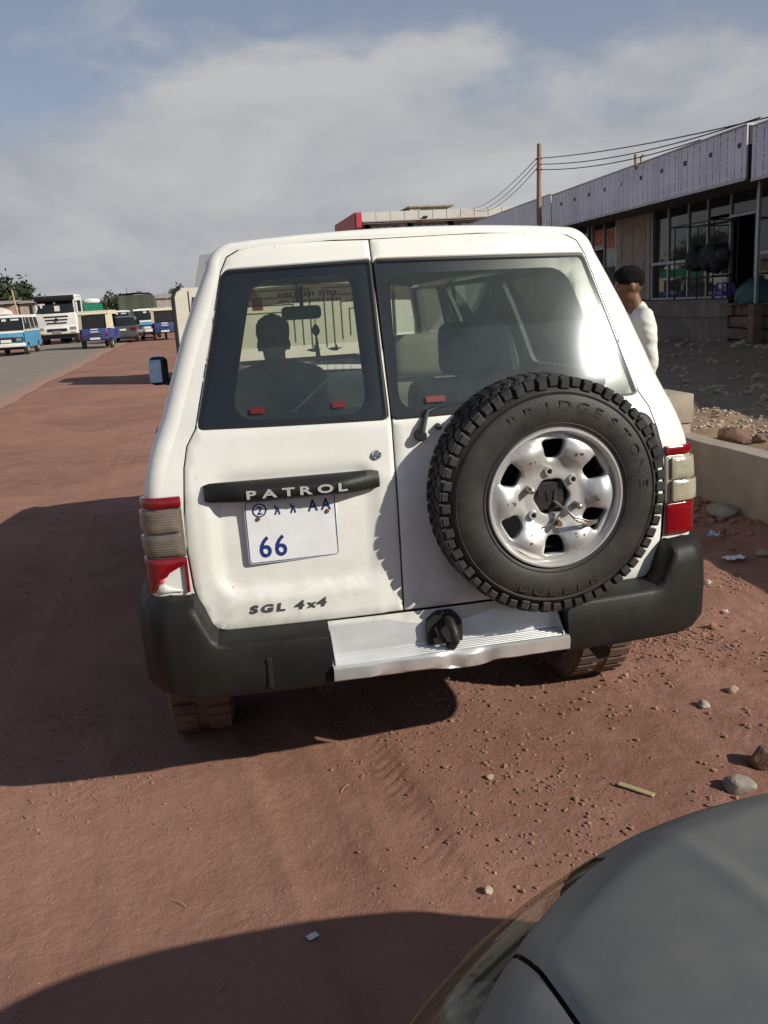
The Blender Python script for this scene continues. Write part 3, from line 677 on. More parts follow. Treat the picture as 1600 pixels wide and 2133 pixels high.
# ---- tail lamps
mk('bulb_pink', (.62, .10, .13), .3, var=.2)
def lamp(sg, spec):
    root = bpy.data.objects.new('tail_lamp', None); COL.objects.link(root); root.parent = suv
    def srf(u, z, d):
        xe = xside(z)-FR; y0 = yrear(xe, z)
        if u <= xe: x, y, n = u, yrear(u, z), (0, -1)
        else:
            th = min((u-xe)/(FR*pi/2), 1)*pi/2; ex = max(0, u-xe-FR*pi/2)
            x = xe+FR*sin(th); y = y0+FR*(1-cos(th))+ex; n = (sin(th), -cos(th))
        q = .010-d
        return (sg*(x+n[0]*q), y+n[1]*q, z)
    U0, U1 = .784, .955
    for nm, poly, mat, dep in spec(U0, U1):
        o = obj(nm, panel(poly, lambda u, z, d: srf(u, z, d-dep), step=.016, bev=.003, rec=.002, skirt=.02), mat, root, 40); o.location = -suv.location
    return root
def fluted(z0, z1, U0, U1): return None
def spec_left(a, b):
    L_ = [('red_lens_top', rpoly([(a, 1.083, .004), (b, 1.080, .004), (b-.02, 1.112, .02), (a, 1.114, .004)]), 'red_lens', .003),
          ('lamp_housing', rpoly([(a, .931, .004), (b, .931, .004), (b, 1.078, .004), (a, 1.081, .004)]), 'smoked_lens', -.004),
          ('reverse_lens', rpoly([(a+.010, 1.010, .006), (b-.006, 1.004, .03), (b-.006, 1.074, .03), (a+.010, 1.076, .006)]), 'smoked_lens', .005),
          ('indicator_lens', rpoly([(a+.010, .938, .006), (b-.006, .938, .02), (b-.006, .998, .03), (a+.010, 1.003, .006)]), 'smoked_lens', .005),
          ('red_lens', rpoly([(a, .928, .004), (a, .820, .003), (a+.009, .820, 0), (a+.009, .908, 0), (a+.040, .892, 0), (a+.055, .884, 0), (a+.064, .872, 0), (a+.086, .862, 0), (a+.098, .838, 0), (a+.112, .818, 0), (b-.006, .826, .01), (b, .928, .004)]), 'red_lens', .003),
          ('broken_bulb_bowl', rpoly([(a+.010, .819, .003), (a+.111, .817, .003), (a+.097, .838, 0), (a+.085, .861, 0), (a+.063, .871, 0), (a+.054, .883, 0), (a+.010, .906, .003)]), 'lamp_inner', -.012),
          ('lens_shard', rpoly([(a+.020, .822, 0), (a+.104, .820, 0), (a+.092, .842, 0), (a+.075, .846, 0), (a+.060, .834, 0)]), 'paint_white', -.004),
          ('pink_bulb', rpoly([(a+.074, .852, .006), (a+.088, .852, .006), (a+.090, .872, .006), (a+.074, .872, .006)]), 'bulb_pink', .001)]
    return L_
def spec_right(a, b):
    return [('red_lens_top', rpoly([(a, 1.093, .004), (b, 1.093, .004), (b-.02, 1.120, .02), (a, 1.122, .004)]), 'red_lens', .003),
            ('lamp_housing', rpoly([(a, .931, .004), (b, .931, .004), (b, 1.090, .004), (a, 1.090, .004)]), 'clear_lens', -.004),
            ('reverse_lens', rpoly([(a+.018, 1.015, .006), (b-.004, 1.010, .03), (b-.004, 1.080, .03), (a+.018, 1.083, .006)]), 'clear_lens', .007),
            ('indicator_lens', rpoly([(a+.018, .938, .006), (b+.004, .938, .03), (b+.004, 1.002, .03), (a+.018, 1.008, .006)]), 'clear_lens', .012),
            ('lens_hole', rpoly([(b-.062, 1.018, .02), (b-.022, 1.014, .02), (b-.015, 1.070, .02), (b-.052, 1.074, .02)]), 'gasket', .008),
            ('red_lens', rpoly([(a, .824, .004), (b, .822, .004), (b, .929, .004), (a, .929, .004)]), 'red_lens', .003)]
tl = lamp(-1, spec_left); tag(tl, 'left tail lamp with its lower red lens broken')
tr_ = lamp(1, spec_right); tag(tr_, 'right tail lamp with a hole in its upper lens')
# black vent / hinge cover on the right
hcov = SP('hinge_cover', panel(rpoly([(.688, 1.245, .03), (.735, 1.232, .03), (.770, 1.13, .03), (.768, 1.062, .02), (.735, 1.075, .03), (.700, 1.15, .03)]), lambda x, z, d: (x, yrear(x, z)-.022+d, z), step=.02, bev=.006, rec=.005, skirt=.026), 'black_plastic')
SP('cover_inset', panel(rpoly([(.726, 1.205, .012), (.752, 1.200, .012), (.763, 1.10, .012), (.745, 1.10, .012)]), lambda x, z, d: (x, yrear(x, z)-.030+d, z), step=.02, bev=.004, rec=.003, skirt=.01), 'black_plastic', hcov)
# ---- rear wiper
wp = MB(); yw = yrear(-.05, 1.24)
wp.lathe([(-.03, 0), (-.03, .012), (-.022, .017), (0, .019), (.01, .019)], (-.050, yw-.004, 1.236), 'y', 16)
wp.tube([(-.050, yw-.022, 1.240), (-.040, yw-.016, 1.270), (-.022, yw+.004, 1.306), (.02, yw+.014, 1.318), (.12, yw+.016, 1.322), (.34, yw+.02, 1.325)], [.011, .010, .008, .006, .005, .004], 8)
wp.box(-.02, .40, yw+.018, yw+.024, 1.308, 1.318)
wpo = SP('rear_wiper', wp, 'gasket')
SP('washer_nozzle', MB().lathe([(-.02, 0), (-.018, .009), (.01, .011)], (.008, yrear(0, 1.262)-.004, 1.258), 'y', 12), 'gasket')

# ---- bumper: path round the back, profile per station
def bpath():
    pts = []
    for t in np.linspace(0, 1, 8): pts.append(('s', -.955+.012*t, .66-.34*t))
    return pts
BP = [(-.948, .66), (-.955, .50), (-.953, .36), (-.940, .265), (-.912, .205), (-.87, .168), (-.80, .148), (-.72, .138), (-.60, .128), (-.48, .121), (-.40, .117), (-.385, .116)]
def bprof(x, y, nx_, ny_):
    a = abs(x)
    hi = smoothstep(.722, .785, a)          # raised horn beside the door
    zt = .672+.125*hi; dep = .10 if a < .93 else .06
    zb = .488+.02*smoothstep(.8, .95, a)
    inn = yrear(min(a, .84), .7)+.03 if a < .86 else None
    p = []
    def at(d, z): p.append((x-nx_*d, y-ny_*d, z))
    lip = .014+.03*hi
    at(.125 if a < .8 else .07, zt+.016); at(.055 if a < .8 else .045, zt+.010); at(.024, zt+.001); at(.006, zt-lip*.55); at(0, zt-lip*1.3)
    at(-.004, (zt+zb)/2); at(0, zb+.030); at(.014, zb+.008); at(.05, zb-.006); at(.13, zb+.0)
    return p
def bumper(sg):
    rows = []
    pts = []
    for i in range(len(BP)-1):
        for t in np.linspace(0, 1, 5)[:-1]: pts.append(Vector(BP[i]).lerp(Vector(BP[i+1]), t))
    pts.append(Vector(BP[-1]))
    for i, p in enumerate(pts):
        e = (pts[min(i+1, len(pts)-1)]-pts[max(i-1, 0)]).normalized(); nrm = (-Vector((-e.y, e.x)))
        if nrm.y > .2: nrm = -nrm
        if abs(p.x) > .94: nrm = Vector((-1, 0)) if nrm.x > .5 else nrm
        rows.append([(sg*q[0], q[1], q[2]) for q in bprof(p.x, p.y, nrm.x, nrm.y)])
    mb = MB().grid(rows); m_ = len(rows[0]); k = (len(rows)-1)*m_
    mb.f.append(tuple(range(k, k+m_))); mb.f.append(tuple(range(m_-1, -1, -1)))
    return mb
bl = SP('bumper_corner', bumper(-1), 'black_plastic', smooth=42); tag(bl, 'scuffed left black plastic bumper corner')
br = SP('bumper_corner', bumper(1), 'black_plastic', smooth=42); tag(br, 'right black plastic bumper corner')
# small vertical joint slot on the left bumper
SP('bumper_slot', MB().box(-.582, -.566, .118, .128, .52, .615, .003), 'gasket', bl)
# silver step
st = MB(); rows = []
for x in np.linspace(-.383, .383, 60):
    dmg = .010*math.exp(-((x+.01)/.05)**2)+.012*math.exp(-((x-.10)/.03)**2)+.006*math.exp(-((x+.20)/.04)**2)
    dz = -.012*math.exp(-((x-.05)/.10)**2)+.006*math.exp(-((x-.14)/.04)**2)
    wob = .004*float(vnoise(x*30, 2.)); dz += .003*(float(fbm(x*14+40, 3.3, 3))-.45); dmg += .010*(float(fbm(x*11+20, 8.3, 3))-.45)
    row = [(x, .212, .668), (x, .200, .670), (x, .196, .662), (x, .190, .575), (x, .186, .566)]
    for k in range(5):
        y = .178-.014*k; row += [(x, y, .565), (x, y-.002, .5615), (x, y-.006, .5615), (x, y-.008, .565)]
    row += [(x, .104+dmg*.5, .566+dz*.5), (x, .094+dmg, .560+dz), (x, .092+dmg+wob, .545+dz), (x, .096+dmg*1.6+wob, .522+dz*1.3), (x, .112, .513+dz)]
    rows.append(row)
st.grid(rows)
stp = SP('rear_step', st, 'alu_step', smooth=30)
for sg in (1, -1):     # triangular end plates of the step
    SP('step_end', MB().prism([(.205, .662), (.115, .566), (.205, .560)], 'x', sg*.372-.002, sg*.372+.002), 'alu_step', stp)
# towing hook
hk = bpy.data.objects.new('tow_hook', None); COL.objects.link(hk); hk.parent = suv
def HK(name, mb, mat): o = obj(name, mb, mat, hk, 40); o.location = -suv.location; return o
HK('hook_plate', MB().prism(rpoly([(-.068, .570, .008), (.046, .570, .008), (.046, .642, .012), (.018, .674, .010), (-.034, .674, .010), (-.068, .648, .012)]), 'y', .165, .190), 'iron_black')
HK('hook_arm', MB().tube([(-.005, .180, .652), (-.002, .135, .650), (.004, .108, .625), (.006, .105, .595), (.000, .118, .574), (-.008, .150, .570)], [.014, .015, .014, .013, .012, .009], 10), 'iron_black')
HK('hook_latch', MB().tube([(-.042, .160, .628), (-.035, .135, .605), (-.020, .135, .585)], [.009, .009, .007], 8), 'iron_black')
for x in (-.045, .026): HK('bolt', MB().lathe([(-.012, 0), (-.012, .007), (0, .008)], (x, .166, .588), 'y', 6), 'steel_dull')
# ---- underbody
ub = MB().box(-.80, .80, .30, 4.7, .50, .60).box(-.42, -.34, .25, 4.6, .42, .52).box(.34, .42, .25, 4.6, .42, .52)
ub.tube([(-.75, 1.08, .36), (.75, 1.08, .36)], .055, 10).lathe([(-.10, 0), (-.09, .12), (.06, .13), (.10, .05)], (.12, 1.08, .36), 'y', 12)
ub.box(-.55, -.05, .36, .95, .40, .52, .04)
SP('chassis', ub, 'under_dark')
SP('exhaust_pipe', MB().tube([(.62, .95, .40), (.60, .5, .42), (.58, .28, .41)], .03, 10), 'under_dark')
# ---- road wheels
def road_wheel(x, y, sg):
    w = bpy.data.objects.new('wheel', None); COL.objects.link(w); w.parent = suv
    R_ = .375; hw_ = .125
    prof = [(-hw_*.75, .20), (-hw_*.98, .26), (-hw_, .31), (-hw_*.9, R_-.02), (-hw_*.8, R_-.004), (-hw_*.3, R_), (hw_*.3, R_), (hw_*.8, R_-.004), (hw_*.9, R_-.02), (hw_, .31), (hw_*.98, .26), (hw_*.75, .20)]
    o = obj('tyre', MB().lathe(prof, (x, y, R_-.008), 'x', 48), 'dusty_rubber', w); o.location = -suv.location
    lug = MB()
    for k in range(40):
        a = 2*pi*k/40
        for s2 in (-1, 1):
            mm_ = Matrix.Translation((x, y, R_-.008)) @ Matrix.Rotation(a+(.04 if s2 > 0 else -.04), 4, 'X')
            q = MB().box(s2*.02, s2*.105, -.020, .020, R_-.012, R_+.006).xf(mm_); lug.add(q.v, q.f)
    o = obj('tread', lug, 'dusty_rubber', w, 0); o.location = -suv.location; o['kind'] = 'stuff'
    o = obj('rim', MB().lathe([(sg*hw_*.75, .205), (sg*hw_*.5, .19), (sg*hw_*.35, .12), (sg*hw_*.6, .06), (sg*hw_*.6, 0)], (x, y, R_-.008), 'x', 32), 'wheel_silver', w); o.location = -suv.location
for sx in (-1, 1):
    for y in (1.08, 4.05): road_wheel(sx*.815, y, sx)
# arch flares
for sg in (1, -1):
    for yc in (1.08, 4.05):
        rows = []
        for a in np.linspace(.2, pi-.2, 20):
            y1, z1 = yc-.455*cos(a), .42+.445*sin(a); y2, z2 = yc-.52*cos(a), .42+.51*sin(a); xx = xside(z1)-plan(yc)
            rows.append([(sg*(xx-.10), y1, z1), (sg*(xx+.045), y1, z1), (sg*(xx+.05), (y1+y2)/2, (z1+z2)/2), (sg*(xx+.004), y2, z2)])
        SP('arch_flare', MB().grid(rows), 'paint_white', smooth=50)
# door mirrors
for sg in (1, -1):
    mr = SP('door_mirror', MB().box(sg*.945-.055, sg*.945+.055, 3.16, 3.27, 1.225, 1.395, .03, 3), 'gasket'); tag(mr, 'left chrome door mirror' if sg < 0 else None)
    SP('mirror_cover', MB().box(sg*.955-.052, sg*.955+.052, 3.20, 3.31, 1.235, 1.400, .035, 3), 'chrome', mr)
    SP('mirror_glass', MB().box(sg*.958-.040, sg*.958+.030, 3.150, 3.155, 1.245, 1.38, .0, rot=Matrix.Rotation(rad(-9), 4, 'X')), mk('mirror_dim', (.28, .31, .36), .12, metal=1., var=.3, scale=14), mr)
    SP('mirror_arm', MB().box(min(sg*.82, sg*.92), max(sg*.82, sg*.92), 3.2, 3.26, 1.22, 1.26, .01), 'gasket', mr)
# windscreen
def wsurf(x, t, d): return (x*(.80-.16*t), 3.64-.58*t+.10*(1-x*x)-.02, 1.245+.50*t+.03*t*(1-x*x))
wsn = SP('windscreen', MB().grid([[wsurf(x, t, 0) for x in np.linspace(-1, 1, 9)] for t in np.linspace(0, 1, 5)]), glass('screen_glass', (.93, .96, .92), .02, dust=.015, refl=.5))
SP('sun_strip', MB().grid([[Vector(wsurf(x, t, 0))-Vector((0, .006, .004)) for x in np.linspace(-.98, .98, 9)] for t in (.80, .9, 1.0)]), glass('strip_tint', (.16, .13, .11), .3, refl=.2), wsn)
glass('orange_print', (.90, .34, .10), .4, dust=.45, dcol=(.75, .22, .06), refl=.1)
for row_, (t_, h0, nk) in enumerate(((.905, .030, 17), (.83, .018, 22))):
    for k in range(nk):
        if k % 6 == 4: continue
        u = -.27+.60*k/nk; a = Vector(wsurf(u, t_, 0))-Vector((0, .012, .008)); w_ = .60*.66/nk*.36; hgt = h0*(.8+.3*((k*7) % 3)/2)
        SP('strip_mark', MB().box(a.x-w_, a.x+w_, a.y-.001, a.y+.001, a.z-hgt*.5, a.z+hgt*.5), 'orange_print', wsn, 0)
a = Vector(wsurf(-.47, .83, 0))-Vector((0, .014, .008)); SP('windscreen_sticker', MB().box(a.x-.033, a.x+.033, a.y-.001, a.y+.001, a.z-.04, a.z+.04), 'orange_print', wsn)
a = Vector(wsurf(-.53, .93, 0))-Vector((0, .014, .008)); SP('windscreen_sticker', MB().lathe([(0, 0), (0, .035)], (a.x, a.y, a.z), 'y', 14), 'orange_print', wsn)
SP('dashboard', MB().box(-.78, .78, 3.05, 3.62, .80, 1.20, .06, 3), 'interior')
# two small dark bird stickers low on the windscreen
for bx in (.06, .20):
    birds = MB()
    a = Vector(wsurf(bx/.75, .22, 0))-Vector((0, .012, .006))
    birds.add([(a.x+px*.055, a.y, a.z+pz_*.055) for px, pz_ in ((-1, 0), (-.4, .15), (0, .15), (.05, .75), (.3, .35), (.35, .1), (1, .05), (.5, -.1), (.2, -.3), (-.3, -.25))], [tuple(range(10))]); SP('bird_sticker', birds, 'gasket', wsn, 0)

iw = MB().box(-.185, .055, 3.02, 3.06, 1.565, 1.645, .025, 3).tube([(-.06, 3.05, 1.62), (-.05, 3.10, 1.76)], .012, 8)
SP('interior_mirror', iw, 'interior')
orn = MB().tube([(.01, 3.02, 1.60), (.012, 3.02, 1.53)], .003, 6).lathe([(.0, 0), (.03, .026), (.06, .020), (.085, 0)], (.012, 3.02, 1.455), 'z', 10).tube([(.012, 3.02, 1.46), (.016, 3.02, 1.30)], [.006, .018], 6)
SP('mirror_ornament', orn, 'interior')
SP('hanging_charm', MB().lathe([(0, 0), (.02, .014), (.05, .018), (.09, .006), (.14, .003), (.16, .002)], (-.115, 2.75, 1.66), 'z', 9), mk('gold_charm', (.5, .42, .2), .35, metal=.6, var=.4, scale=60))
SP('steering_wheel', MB().lathe([(0.02*cos(a), .19+.016*sin(a)) for a in np.linspace(0, 2*pi, 9)], (0, 0, 0), 'y', 28).box(-.18, .18, -.01, .01, -.02, .02).xf(T(-.42, 2.93, 1.10) @ Matrix.Rotation(rad(-25), 4, 'X')), 'interior')
SP('cabin_floor', MB().box(-.80, .80, .32, 3.6, .60, .64), 'interior')
# seats
def seat(x, y, mat, w=.50, top=1.18, head=True, hmat=None):
    s_ = bpy.data.objects.new('seat', None); COL.objects.link(s_); s_.parent = suv
    def Q(n, mb, mt): o = obj(n, mb, mt, s_, 40); o.location = -suv.location
    Q('seat_cushion', MB().box(x-w/2, x+w/2, y, y+.5, .80, .96, .05, 3), mat)
    Q('backrest', MB().box(x-w/2, x+w/2, y-.12, y+.05, .85, top+.10, .06, 3, rot=Matrix.Rotation(rad(12), 4, 'X'), piv=(x, y, .85)), mat)
    if head: Q('headrest', MB().box(x-.15, x+.15, y-.20, y-.09, top+.10, top+.32, .05, 3), hmat or mat)
seat(-.34, 2.25, 'seat_dark', top=1.05, head=False); seat(.42, 2.25, 'seat_beige', top=1.15)
seat(.45, 1.40, 'seat_dark', .56, 1.22)
seat(-.36, 1.40, 'seat_dark', .9, 1.12, head=False)
# licence: number of grab handles and pillar trims seen through the glass
for sg in (1, -1): SP('pillar_trim', MB().tube([(sg*.735, 1.51, 1.3), (sg*.66, 1.51, 1.7)], .035, 8).tube([(sg*.735, 2.43, 1.3), (sg*.66, 2.43, 1.7)], .04, 8), 'interior_pale')
# side door gaps and handles
for sg in (1, -1):
    for y in (1.51, 2.43, 3.45):
        zt_ = 1.72 if y < 3 else 1.30
        SP('door_gap', MB().grid([[(sg*(xside(min(z, 1.77))+.0008-plan(y)), y-.003, z), (sg*(xside(min(z, 1.77))+.0008-plan(y)), y+.003, z)] for z in np.linspace(.56 if y > 1.6 else .95, zt_, 24)]), 'gasket', smooth=0)
    for y in (1.68, 2.60): SP('door_handle', MB().box(sg*(xside(1.13)+.012)-.012, sg*(xside(1.13)+.012)+.012, y-.08, y+.08, 1.115, 1.145, .008, 2), 'gasket')
    SP('belt_moulding', MB().grid([[(sg*(xside(z)-plan(y)+.006), y, z) for z in (.80, .815, .835, .85)] for y in np.linspace(1.62, 3.52, 8)]), 'gasket')
# gutter rails
for sg in (1, -1):
    SP('roof_gutter', MB().tube([(sg*.628, y, 1.792-.03*((y-.6)/2.4)**2) for y in np.linspace(.62, 3.0, 10)], .009, 6), 'paint_white')
# front lamps and grille (for other viewpoints)
SP('grille', MB().box(-.45, .45, 4.87, 4.895, .70, .90, .01), 'black_plastic')
for sg in (1, -1): SP('headlight', MB().box(sg*.62-.15, sg*.62+.15, 4.84, 4.885, .72, .90, .02), 'clear_lens')
SP('front_bumper', MB().box(-.90, .90, 4.72, 4.98, .48, .66, .05, 3), 'black_plastic')

# ------------------------------------------------------------------ spare wheel (bolted to the door carrier)
SX, SZ, SY, SR = .325, 1.030, .045, .366
sp = bpy.data.objects.new('spare_wheel', None); COL.objects.link(sp); sp.parent = suv
def WP(name, mb, mat, smooth=35): o = obj(name, mb, mat, sp, smooth); o.location = -suv.location; return o
SC = (SX, SY, SZ); Wd = .215
prof = [(.028, .205), (.012, .218), (.002, .245), (-.002, .275), (.003, .305), (.014, .325), (.026, .337), (.045, SR-.010), (.07, SR-.008), (Wd/2, SR-.007), (Wd-.07, SR-.008), (Wd-.045, SR-.010), (Wd-.02, .335), (Wd, .29), (Wd, .24), (Wd-.03, .20)]
tyre = WP('tyre', MB().lathe(prof, SC, 'y', 96), 'rubber', 50)
# concentric sidewall ribs
rb = MB()
for r in (.230, .3165, .3205):
    rb.lathe([(interp(r-.003, [.218, .245, .275, .305, .325], [.012, .002, -.002, .003, .014]), r-.002), (interp(r, [.218, .245, .275, .305, .325], [.012, .002, -.002, .003, .014])-.003, r), (interp(r+.003, [.218, .245, .275, .305, .325], [.012, .002, -.002, .003, .014]), r+.002)], SC, 'y', 90)
o = WP('sidewall_ribs', rb, 'rubber', 50)
tb = MB(); NB = 60
for k in range(NB):
    a = 2*pi*k/NB; jit = random.uniform(-.008, .008)
    def blk(x0, x1, y0, y1, z0, z1, da, sk=0):
        q = MB().box(x0, x1, y0, y1, z0, z1, .003)
        q.v = [(v[0]+sk*(v[1]-y0), v[1], v[2]) for v in q.v]
        q.xf(Matrix.Translation(SC) @ Matrix.Rotation(-(a+da), 4, 'Y')); tb.add(q.v, q.f)
    w_ = 2*pi*SR/NB*.44
    # shoulder lugs front and back (wrap down the sidewall), alternately long
    ln = .030 if k % 2 else .018
    blk(-w_, w_*.85, .020, .068, SR-.020, SR-.001, jit, .25)
    blk(-w_*.9, w_*.75, .0125 if k % 2 else .017, .026, SR-.018-ln*.6, SR-.008, jit, .1)
    blk(-w_, w_*.85, Wd-.068, Wd-.020, SR-.020, SR+.001, .06+jit, -.25)
    blk(-w_*.95, w_*.6, .076, .103, SR-.016, SR+.0005, .03, .5); blk(-w_*.7, w_*.95, .112, .139, SR-.016, SR+.0005, .08, -.5)
o = WP('tread', tb, 'rubber', 30); o['kind'] = 'stuff'
# sidewall lettering
def arc_text(s, r, a0, a1, h, inward, sx=1.1):
    n = len(s)
    for i, c_ in enumerate(s):
        q = MB(); text('t', c_, h/.72, UPR, None, sx=sx, ext=.0012, off=-.0002, merge=q)
        if not q.v: continue
        xs = [v[0] for v in q.v]; cx = (min(xs)+max(xs))/2; a = a0+(a1-a0)*(i/(n-1) if n > 1 else .5)
        yb = interp(r, [.218, .245, .275, .305, .325], [.012, .002, -.002, .003, .014])
        rot = Matrix.Rotation(-(a-pi/2) if not inward else -(a+pi/2), 4, 'Y')
        for v in q.v: pass
        q.v = [(v[0]-cx, v[1]-.0008, v[2]-h/2) for v in q.v]
        q.xf(T(SX+r*cos(a), SY+yb, SZ+r*sin(a)) @ rot); WP('sidewall_letter', q, 'rubber_letters', 0)
arc_text('BRIDGESTONE', .284, rad(118), rad(5), .030, False, 1.45)
arc_text('DUELER', .288, rad(-112), rad(-66), .028, True, 1.5)
# rim
RR = .2135
WP('rim_flange', MB().lathe([(.030, .196), (.020, .199), (.010, .203), (.004, .208), (.004, RR), (.012, RR+.004), (.03, RR+.002)], SC, 'y', 80), 'wheel_silver', 50)
WP('rim_barrel', MB().lathe([(.022, .200), (.05, .190), (.10, .186), (.17, .186), (.17, 0)], SC, 'y', 48), 'under_dark', 50)
def hole6(k):
    a = pi/2+k*pi/3; pts = []
    for (r, w) in ((.121, -.024), (.121, .024), (.179, .040), (.179, -.040)):
        pts.append((r*cos(a)-w*sin(a), r*sin(a)+w*cos(a), .018))
    return rpoly(pts, 4)
def dish(u, v, d):
    r = math.hypot(u, v); a = math.atan2(v, u); k6 = .5+.5*cos(6*(a-pi/2))     # 1 at holes
    y = interp(r, [.04, .066, .095, .108, .13, .155, .180, .192, .200], [.046, .042, .042, .036, .020, .012, .016, .026, .030])
    s = smoothstep(.098, .125, r)*smoothstep(.198, .172, r)
    y += .016*k6*s-.004*(1-k6)*s
    # raised rim round each hole
    return (SX+u, SY+y+d, SZ+v)
cen = [(.056*cos(t)*(1+.05*cos(6*t)), .056*sin(t)*(1+.05*cos(6*t))) for t in np.linspace(0, 2*pi, 36, endpoint=False)]
# lug holes
lugs = [(.082*cos(rad(90+60*k+8)), .082*sin(rad(90+60*k+8))) for k in range(6)]
lh = [[(x+.0075*cos(t), y+.0075*sin(t)) for t in np.linspace(0, 2*pi, 12, endpoint=False)] for i, (x, y) in enumerate(lugs) if i in (0, 5, 2)]
WP('wheel_disc', panel([(.2*cos(t), .2*sin(t)) for t in np.linspace(0, 2*pi, 90, endpoint=False)], dish, [hole6(k) for k in range(6)]+[cen]+lh, step=.010, bev=.004, rec=.004, skirt=.022, bstep=.007), 'wheel_silver', 40)
for k in range(6):
    x, y = lugs[k]
    if k in (0, 5, 2): WP('lug_socket', MB().lathe([(.042, .0155), (.030, .013), (.030, .0085), (.05, .007)], (SX+x, SY, SZ+y), 'y', 14), 'wheel_silver')
    elif k == 3: WP('wheel_nut', MB().lathe([(.010, 0), (.010, .009), (.05, .011)], (SX+x, SY, SZ+y), 'y', 6), 'rust')
    else: WP('wheel_nut', MB().lathe([(.002, 0), (.005, .008), (.012, .011), (.05, .013)], (SX+x, SY, SZ+y), 'y', 10), 'steel_dull')
WP('hub_carrier', MB().box(SX-.05, SX+.05, .10, .17, SZ-.05, SZ+.05, .01).lathe([(.06, 0), (.055, .018), (.08, .03), (.15, .035)], (SX, SY, SZ), 'y', 14).tube([(SX, .12, SZ), (SX-.2, .22, SZ-.05)], .03, 6).tube([(SX, .12, SZ), (SX+.25, .22, SZ-.02)], .03, 6), 'iron_black')
# security wire through the wheel
wr = MB()
for j, (dx, dz) in enumerate(((0, 0), (.006, -.006), (-.004, .008))):
    wr.tube([(SX+.01+dx, SY+.06, SZ-.015), (SX+.032+dx, SY+.012, SZ-.040+dz), (SX+.055+dx, SY-.004, SZ-.068+dz), (SX+.10, SY+.002, SZ-.086+dz), (SX+.135, SY+.02, SZ-.088+dz*.4), (SX+.15, SY+.05, SZ-.088)], .0028, 6)
wr.tube([(SX+.035, SY+.02, SZ-.03), (SX-.005, SY+.03, SZ-.082), (SX-.03, SY+.03, SZ-.088)], .0028, 6)
WP('locking_wire', wr, 'steel_dull', 60)
# paint chips on the disc
chp = MB()
for k in range(6):
    a = pi/2+pi/6+k*pi/3+random.uniform(-.05, .05); r = .142
    for j in range(3):
        rr = r+random.uniform(-.014, .018); aa = a+random.uniform(-.10, .10); s_ = random.uniform(.002, .006)
        pts = [(rr*cos(aa)+s_*random.uniform(.5, 1)*cos(t), rr*sin(aa)+s_*1.3*random.uniform(.4, 1)*sin(t)) for t in np.linspace(0, 2*pi, 8, endpoint=False)]
        chp.add([dish(u, v, -.0006) for u, v in pts], [tuple(range(8))])
WP('paint_chips', chp, mk('bare_metal', (.07, .065, .06), .6, var=.4, scale=40), 0)['kind'] = 'stuff'
# ================================================================== shops on the right
mk('plinth', (.21, .175, .145), .95, var=.3, scale=2.2, bump=.6, bscale=14, dust=.6, dcol=(.11, .085, .065), dscale=3)
mk('stone_brown', (.16, .105, .075), .95, var=.35, scale=4, bump=.6, bscale=18, dust=.5, dcol=(.24, .17, .12))
mk('shop_frame', (.36, .38, .40), .45, metal=.5, var=.1)
mk('shop_dark', (.030, .030, .032), .8, var=.3)
mk('shop_wall', (.22, .20, .18), .9, var=.25, scale=2, bump=.2)
mk('corrugated', (.36, .29, .22), .6, var=.2, scale=5, dust=.5, dcol=(.24, .15, .1), dscale=4)
mk('soffit', (.16, .15, .145), .8, var=.15)
mk('roof_sheet', (.42, .42, .42), .45, metal=.5, var=.15, scale=3)
mk('orange_sign', (.52, .16, .07), .6, var=.4, scale=3)
shopglass = glass('shop_glass', (.50, .55, .54), .02, dust=.08, dcol=(.25, .25, .23), dscale=1.5, refl=1.3)
def film_material():
    m = bpy.data.materials.new('fascia_film'); MATS['fascia_film'] = m; m.use_nodes = True
    t = m.node_tree; b = t.nodes['Principled BSDF']; l = t.links.new; N = t.nodes.new
    co = N('ShaderNodeTexCoord'); sp_ = N('ShaderNodeSeparateXYZ'); l(co.outputs['Object'], sp_.inputs[0])
    def M(op, a, b_=None):
        q = N('ShaderNodeMath'); q.operation = op
        for i, v in enumerate((a, b_)):
            if v is None: continue
            if isinstance(v, (int, float)): q.inputs[i].default_value = v
            else: l(v, q.inputs[i])
        return q.outputs[0]
    # a column of tiny printed words running up the panel at two places
    cols = None
    for c in (-.13, .15):
        d = M('LESS_THAN', M('ABSOLUTE', M('SUBTRACT', sp_.outputs['Y'], c)), .022)
        cols = d if cols is None else M('MAXIMUM', cols, d)
    nz = N('ShaderNodeTexNoise'); nz.inputs['Scale'].default_value = 30; nz.inputs['Detail'].default_value = 3; l(co.outputs['Object'], nz.inputs['Vector'])
    pr_ = M('MULTIPLY', cols, M('GREATER_THAN', nz.outputs['Fac'], .50))
    n2 = N('ShaderNodeTexNoise'); n2.inputs['Scale'].default_value = 1.3; n2.inputs['Detail'].default_value = 5
    geo = N('ShaderNodeNewGeometry'); l(geo.outputs['Position'], n2.inputs['Vector'])
    r = N('ShaderNodeValToRGB'); l(n2.outputs['Fac'], r.inputs['Fac']); r.color_ramp.elements[0].position = .35; r.color_ramp.elements[1].position = .7
    r.color_ramp.elements[0].color = (.56, .55, .65, 1); r.color_ramp.elements[1].color = (.72, .72, .80, 1)
    mx = N('ShaderNodeMix'); mx.data_type = 'RGBA'; l(pr_, mx.inputs['Factor']); l(r.outputs['Color'], mx.inputs['A']); mx.inputs['B'].default_value = (.06, .06, .13, 1)
    l(mx.outputs['Result'], b.inputs['Base Color']); b.inputs['Roughness'].default_value = .28
film_material()
BO = Vector((11.881, 19.857, 0)); BR = -rad(2.1)
